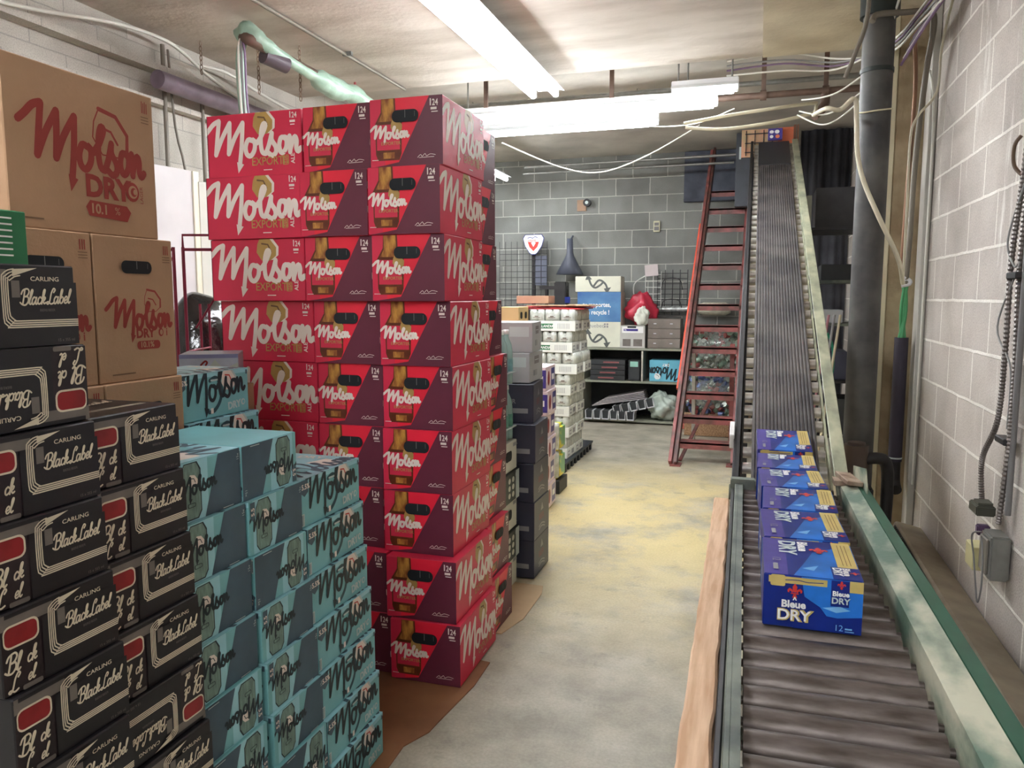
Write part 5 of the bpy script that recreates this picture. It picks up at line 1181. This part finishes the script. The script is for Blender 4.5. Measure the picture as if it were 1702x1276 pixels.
cable([(.79, 2.86, 1.80), (.775, 2.95, 1.62), (.785, 2.90, 1.53), (.79, 2.87, 1.53), (.775, 3.00, 1.33), (.79, 2.88, 1.20), (.79, 2.87, 1.0)], .0035, CABG, 'thin grey wire looping off the flexible conduits')
for z, lab in ((1.50, 'upper black strap around the flexible conduits'), (.96, 'lower black strap around the flexible conduits')):
    o = MB().box((.79, 2.885, z), (.035, .10, .022), bev=.003).build('strap', DSTEEL); tag(o, lab, 'strap', 'conduit straps')
o = MB().cyl((.80, 2.835, .72), (.80, 2.835, 2.0), .010, 0, 8).build('straight_conduit', GREYD); tag(o, 'straight grey conduit right of the flexible ones', 'conduit')
eb = empty('junction_box', (.785, 2.88, .60), label='grey metal junction box with loose wires on the right wall', cat='electrical box')
MB().box((0, 0, -.03), (.06, .11, .15), bev=.006).build('box_body', METAL, eb); MB().box((-.034, 0, -.03), (.008, .085, .12), bev=.003).cyl((-.036, .0, -.05), (-.042, .0, -.05), .018, 0, 12).build('cover', mat('grey_cover', (140, 134, 128), .4, .4, var=.2), eb)
MB().tube([(-.04, .02, .04), (-.06, .05, .02), (-.05, .05, -.06), (-.045, .02, -.16), (-.05, -.03, -.19), (-.05, -.06, -.12), (-.045, -.03, -.02), (-.045, .0, .03)], .003, 0, 5, curve=6).build('loose_wire', GREYD, eb)
MB().box((-.02, .085, .03), (.04, .03, .035), bev=.004).build('purple_clip', mat('purple_plastic', (84, 60, 92), .5, var=.1), eb)
o = MB().box((.765, 2.99, .70), (.06, .10, .035), bev=.004).box((.765, 2.98, .722), (.045, .06, .012)).build('relay_box', mat('dark_olive_plastic', (74, 74, 62), .5, var=.2)); tag(o, 'dark olive relay block between the flexible conduits', 'electrical box')
o = MB().box((.74, 3.075, .505), (.06, .10, .085), bev=.003).build('beige_block', mat('beige_yellow_plastic', (198, 190, 142), .5, var=.06)); tag(o, 'beige-yellow plastic block left of the junction box', 'electrical box'); o.location = (.045, 0, 0)
# faucet-like hook high on the wall
cable([(.80, 2.93, 1.82), (.78, 2.96, 1.86), (.775, 2.95, 1.92), (.79, 2.94, 1.95)], .006, mat('brown_twig_wire', (96, 74, 56), .6, var=.1), 'frayed brown wire end above the flexible conduits', 'wire', 'wire')
# white lime streak on the wall
LIME = mat('lime_streak', (228, 226, 220), .9, c2=(206, 202, 196), scale=20)
# baseboard heater
HB = mat('beige_grey_enamel', (168, 156, 136), .5, c2=(138, 126, 108), scale=6); GR = mat('dark_grille', (38, 38, 36), .6, var=.3)
ht = empty('baseboard_heater', (.75, 2.7, 0), label='long beige-topped heater with dark grille along the right wall', cat='heater')
MB().prism([(.065, .0), (-.100, .0), (-.104, .20), (-.054, .295), (-.045, .30), (.065, .275)], (0, -1.8, 0), (1, 0, 0), (0, 0, 1), (0, 1, 0), 3.32).build('casing', HB, ht)
m = MB().prism([(-.102, .206), (-.106, .204), (-.060, .291), (-.056, .289)], (0, -1.76, 0), (1, 0, 0), (0, 0, 1), (0, 1, 0), 3.24).build('grille', GR, ht)
m = MB()
for k in range(110): m.bar((-.107, -1.74 + k * .0292, .206), (-.062, -1.74 + k * .0292, .289), .007, .006)
m.build('grille_slats', mat('grille_slats', (74, 72, 64), .5, .3, var=.1), ht)

# ================================================================== LEFT WALL AND CEILING SERVICES
cable([(-3.25, 0.3, 2.55), (-3.22, 2.0, 2.66), (-3.2, 2.7, 2.715), (-3.2, 3.29, 2.825), (-3.2, 3.62, 2.852), (-3.2, 3.79, 2.83), (-3.2, 4.04, 2.745), (-3.2, 4.40, 2.665)], .010, CABW, 'white cable along the top of the left wall, dipping after the first hanger')
cable([(-3.2, 3.93, 2.79), (-3.2, 4.2, 2.815), (-3.2, 4.6, 2.765), (-3.2, 5.2, 2.72), (-3.2, 6.5, 2.70)], .009, CABW, 'second white cable continuing along the left wall past the chain')
for k, (y, lab) in enumerate(((3.69, 'twin thin pipes dropping down the left wall, nearer pair'), (4.0, 'single thin pipe dropping down the left wall below the chain'))):
    m = MB().cyl((-3.24, y, 0.02), (-3.24, y, 2.84 if k == 0 else 2.72), .012, 0, 8)
    if k == 0: m.tube([(-3.23, y + .03, 2.82), (-3.22, y + .05, 2.4), (-3.2, y + .12, 1.9), (-3.2, y + .14, .02)], .007, 0, 6, curve=4)
    o = m.build('thin_pipe', CON); tag(o, lab, 'pipe', 'thin wall pipes')
MAU = mat('mauve_duct', (142, 126, 140), .5, c2=(110, 96, 108), scale=5)
o = MB().cyl((-3.16, 3.55, 2.61), (-3.16, 6.8, 2.61), .05, 0, 16).build('mauve_duct', MAU); tag(o, 'mauve-brown duct along the left wall under the ceiling', 'duct')
for k in range(4): MB().box((-3.2, 3.7 + k, 2.61), (.14, .02, .03)).build('bracket', METAL, o)
CHN = mat('rusty_chain', (150, 128, 108), .5, .4, var=.3)
for (x, y, z0, z1, lab) in ((-3.12, 3.86, 2.70, 2.895, 'rusty hanging chain near the left wall, nearest the camera'), (-2.82, 3.98, 2.60, 2.895, 'rusty hanging chain behind the wrapped pipe elbow'), (-2.62, 4.10, 2.58, 2.895, 'rusty hanging chain farthest right on the left ceiling')):
    m = MB(); n = int((z1 - z0) / .026)
    for k in range(n):
        z = z1 - .013 - k * .026; a = k % 2
        m.tube([((x + .008 * cos(t)) if a else x, y if a else y + .008 * cos(t), z + .016 * sin(t)) for t in [j * pi / 4 for j in range(9)]], .0028, 0, 5, caps=False)
    o = m.build('chain', CHN); tag(o, lab, 'chain', 'hanging chains')
WRAP = mat('pale_green_plastic_wrap', (176, 204, 186), .35, c2=(140, 168, 150), scale=8, bump=.6, bscale=14)
wp = empty('wrapped_pipe', (-2.6, 3.6, 2.72), label='pipe wrapped in pale green plastic hanging under the left ceiling', cat='pipe')
MB().tube([(-.02, -.02, .06), (.05, .0, .03), (.10, .5, -.01), (.10, .8, .0)], .030, 0, 12, curve=4).build('pipe', RUST, wp)
m = MB().tube([(-.06, .0, .075), (.0, .0, .09), (.06, .03, .04), (.09, .25, .0), (.10, .45, -.02), (.10, .70, -.03), (.10, .9, -.01), (.10, 1.15, -.03), (.10, 1.40, -.06)], [.045, .06, .05, .04, .03, .028, .03, .06, .065, .05, .06, .045, .03, .02], 0, 10, curve=4); m.build('plastic_wrap', WRAP, wp)
m = MB().tube([(-.04, .0, .05), (-.055, -.01, -.05), (-.05, -.01, -.25), (-.045, 0, -.42)], .024, 0, 10, curve=4); m.build('plastic_wrap', WRAP, wp)
MB().cyl((-.045, 0, -.40), (-.045, 0, -.62), .028, 0, 12).build('socket', WPL, wp)
for k in range(3): MB().tube([(.04, -.04, .03), (-.01, -.05, .05), (-.035 + .02 * k, -.05, -.02), (-.03 + .02 * k, -.05, -.3), (-.01 + .03 * k, -.04, -.62)], .006, 0, 6, curve=4).build('hose', (CABW, CABG, CABP)[k], wp)
MB().cyl((.04, .06, -.01), (.09, .20, -.03), .042, 0, 14).build('dark_coupling', mat('purple_grey_rubber', (92, 80, 88), .5, var=.1), wp)
o = MB().cyl((-2.40, -1.0, 2.885), (-2.43, 5.12, 2.885), .011, 0, 8).build('ceiling_pipe', CON); tag(o, 'thin pipe fixed along the ceiling left of the long light', 'pipe')
for y in (1.0, 2.9, 4.3): MB().box((-2.415, y, 2.888), (.06, .02, .022)).build('clip', METAL, o)
o = MB().sphere((-2.7, 4.9, 2.62), .04, 0).tube([(-2.7, 4.9, 2.64), (-2.7, 4.9, 2.9)], .008, 0, 6).build('ceiling_detector', mat('pink_red_knob', (176, 86, 90), .5, var=.1)); tag(o, 'small red round knob hanging behind the wrapped pipe', 'knob')

# room number-free tidy-up: make sure every mesh sits in the scene
for o in bpy.data.objects:
    if o.type == 'MESH' and not o.data.materials: o.data.materials.append(GREY)
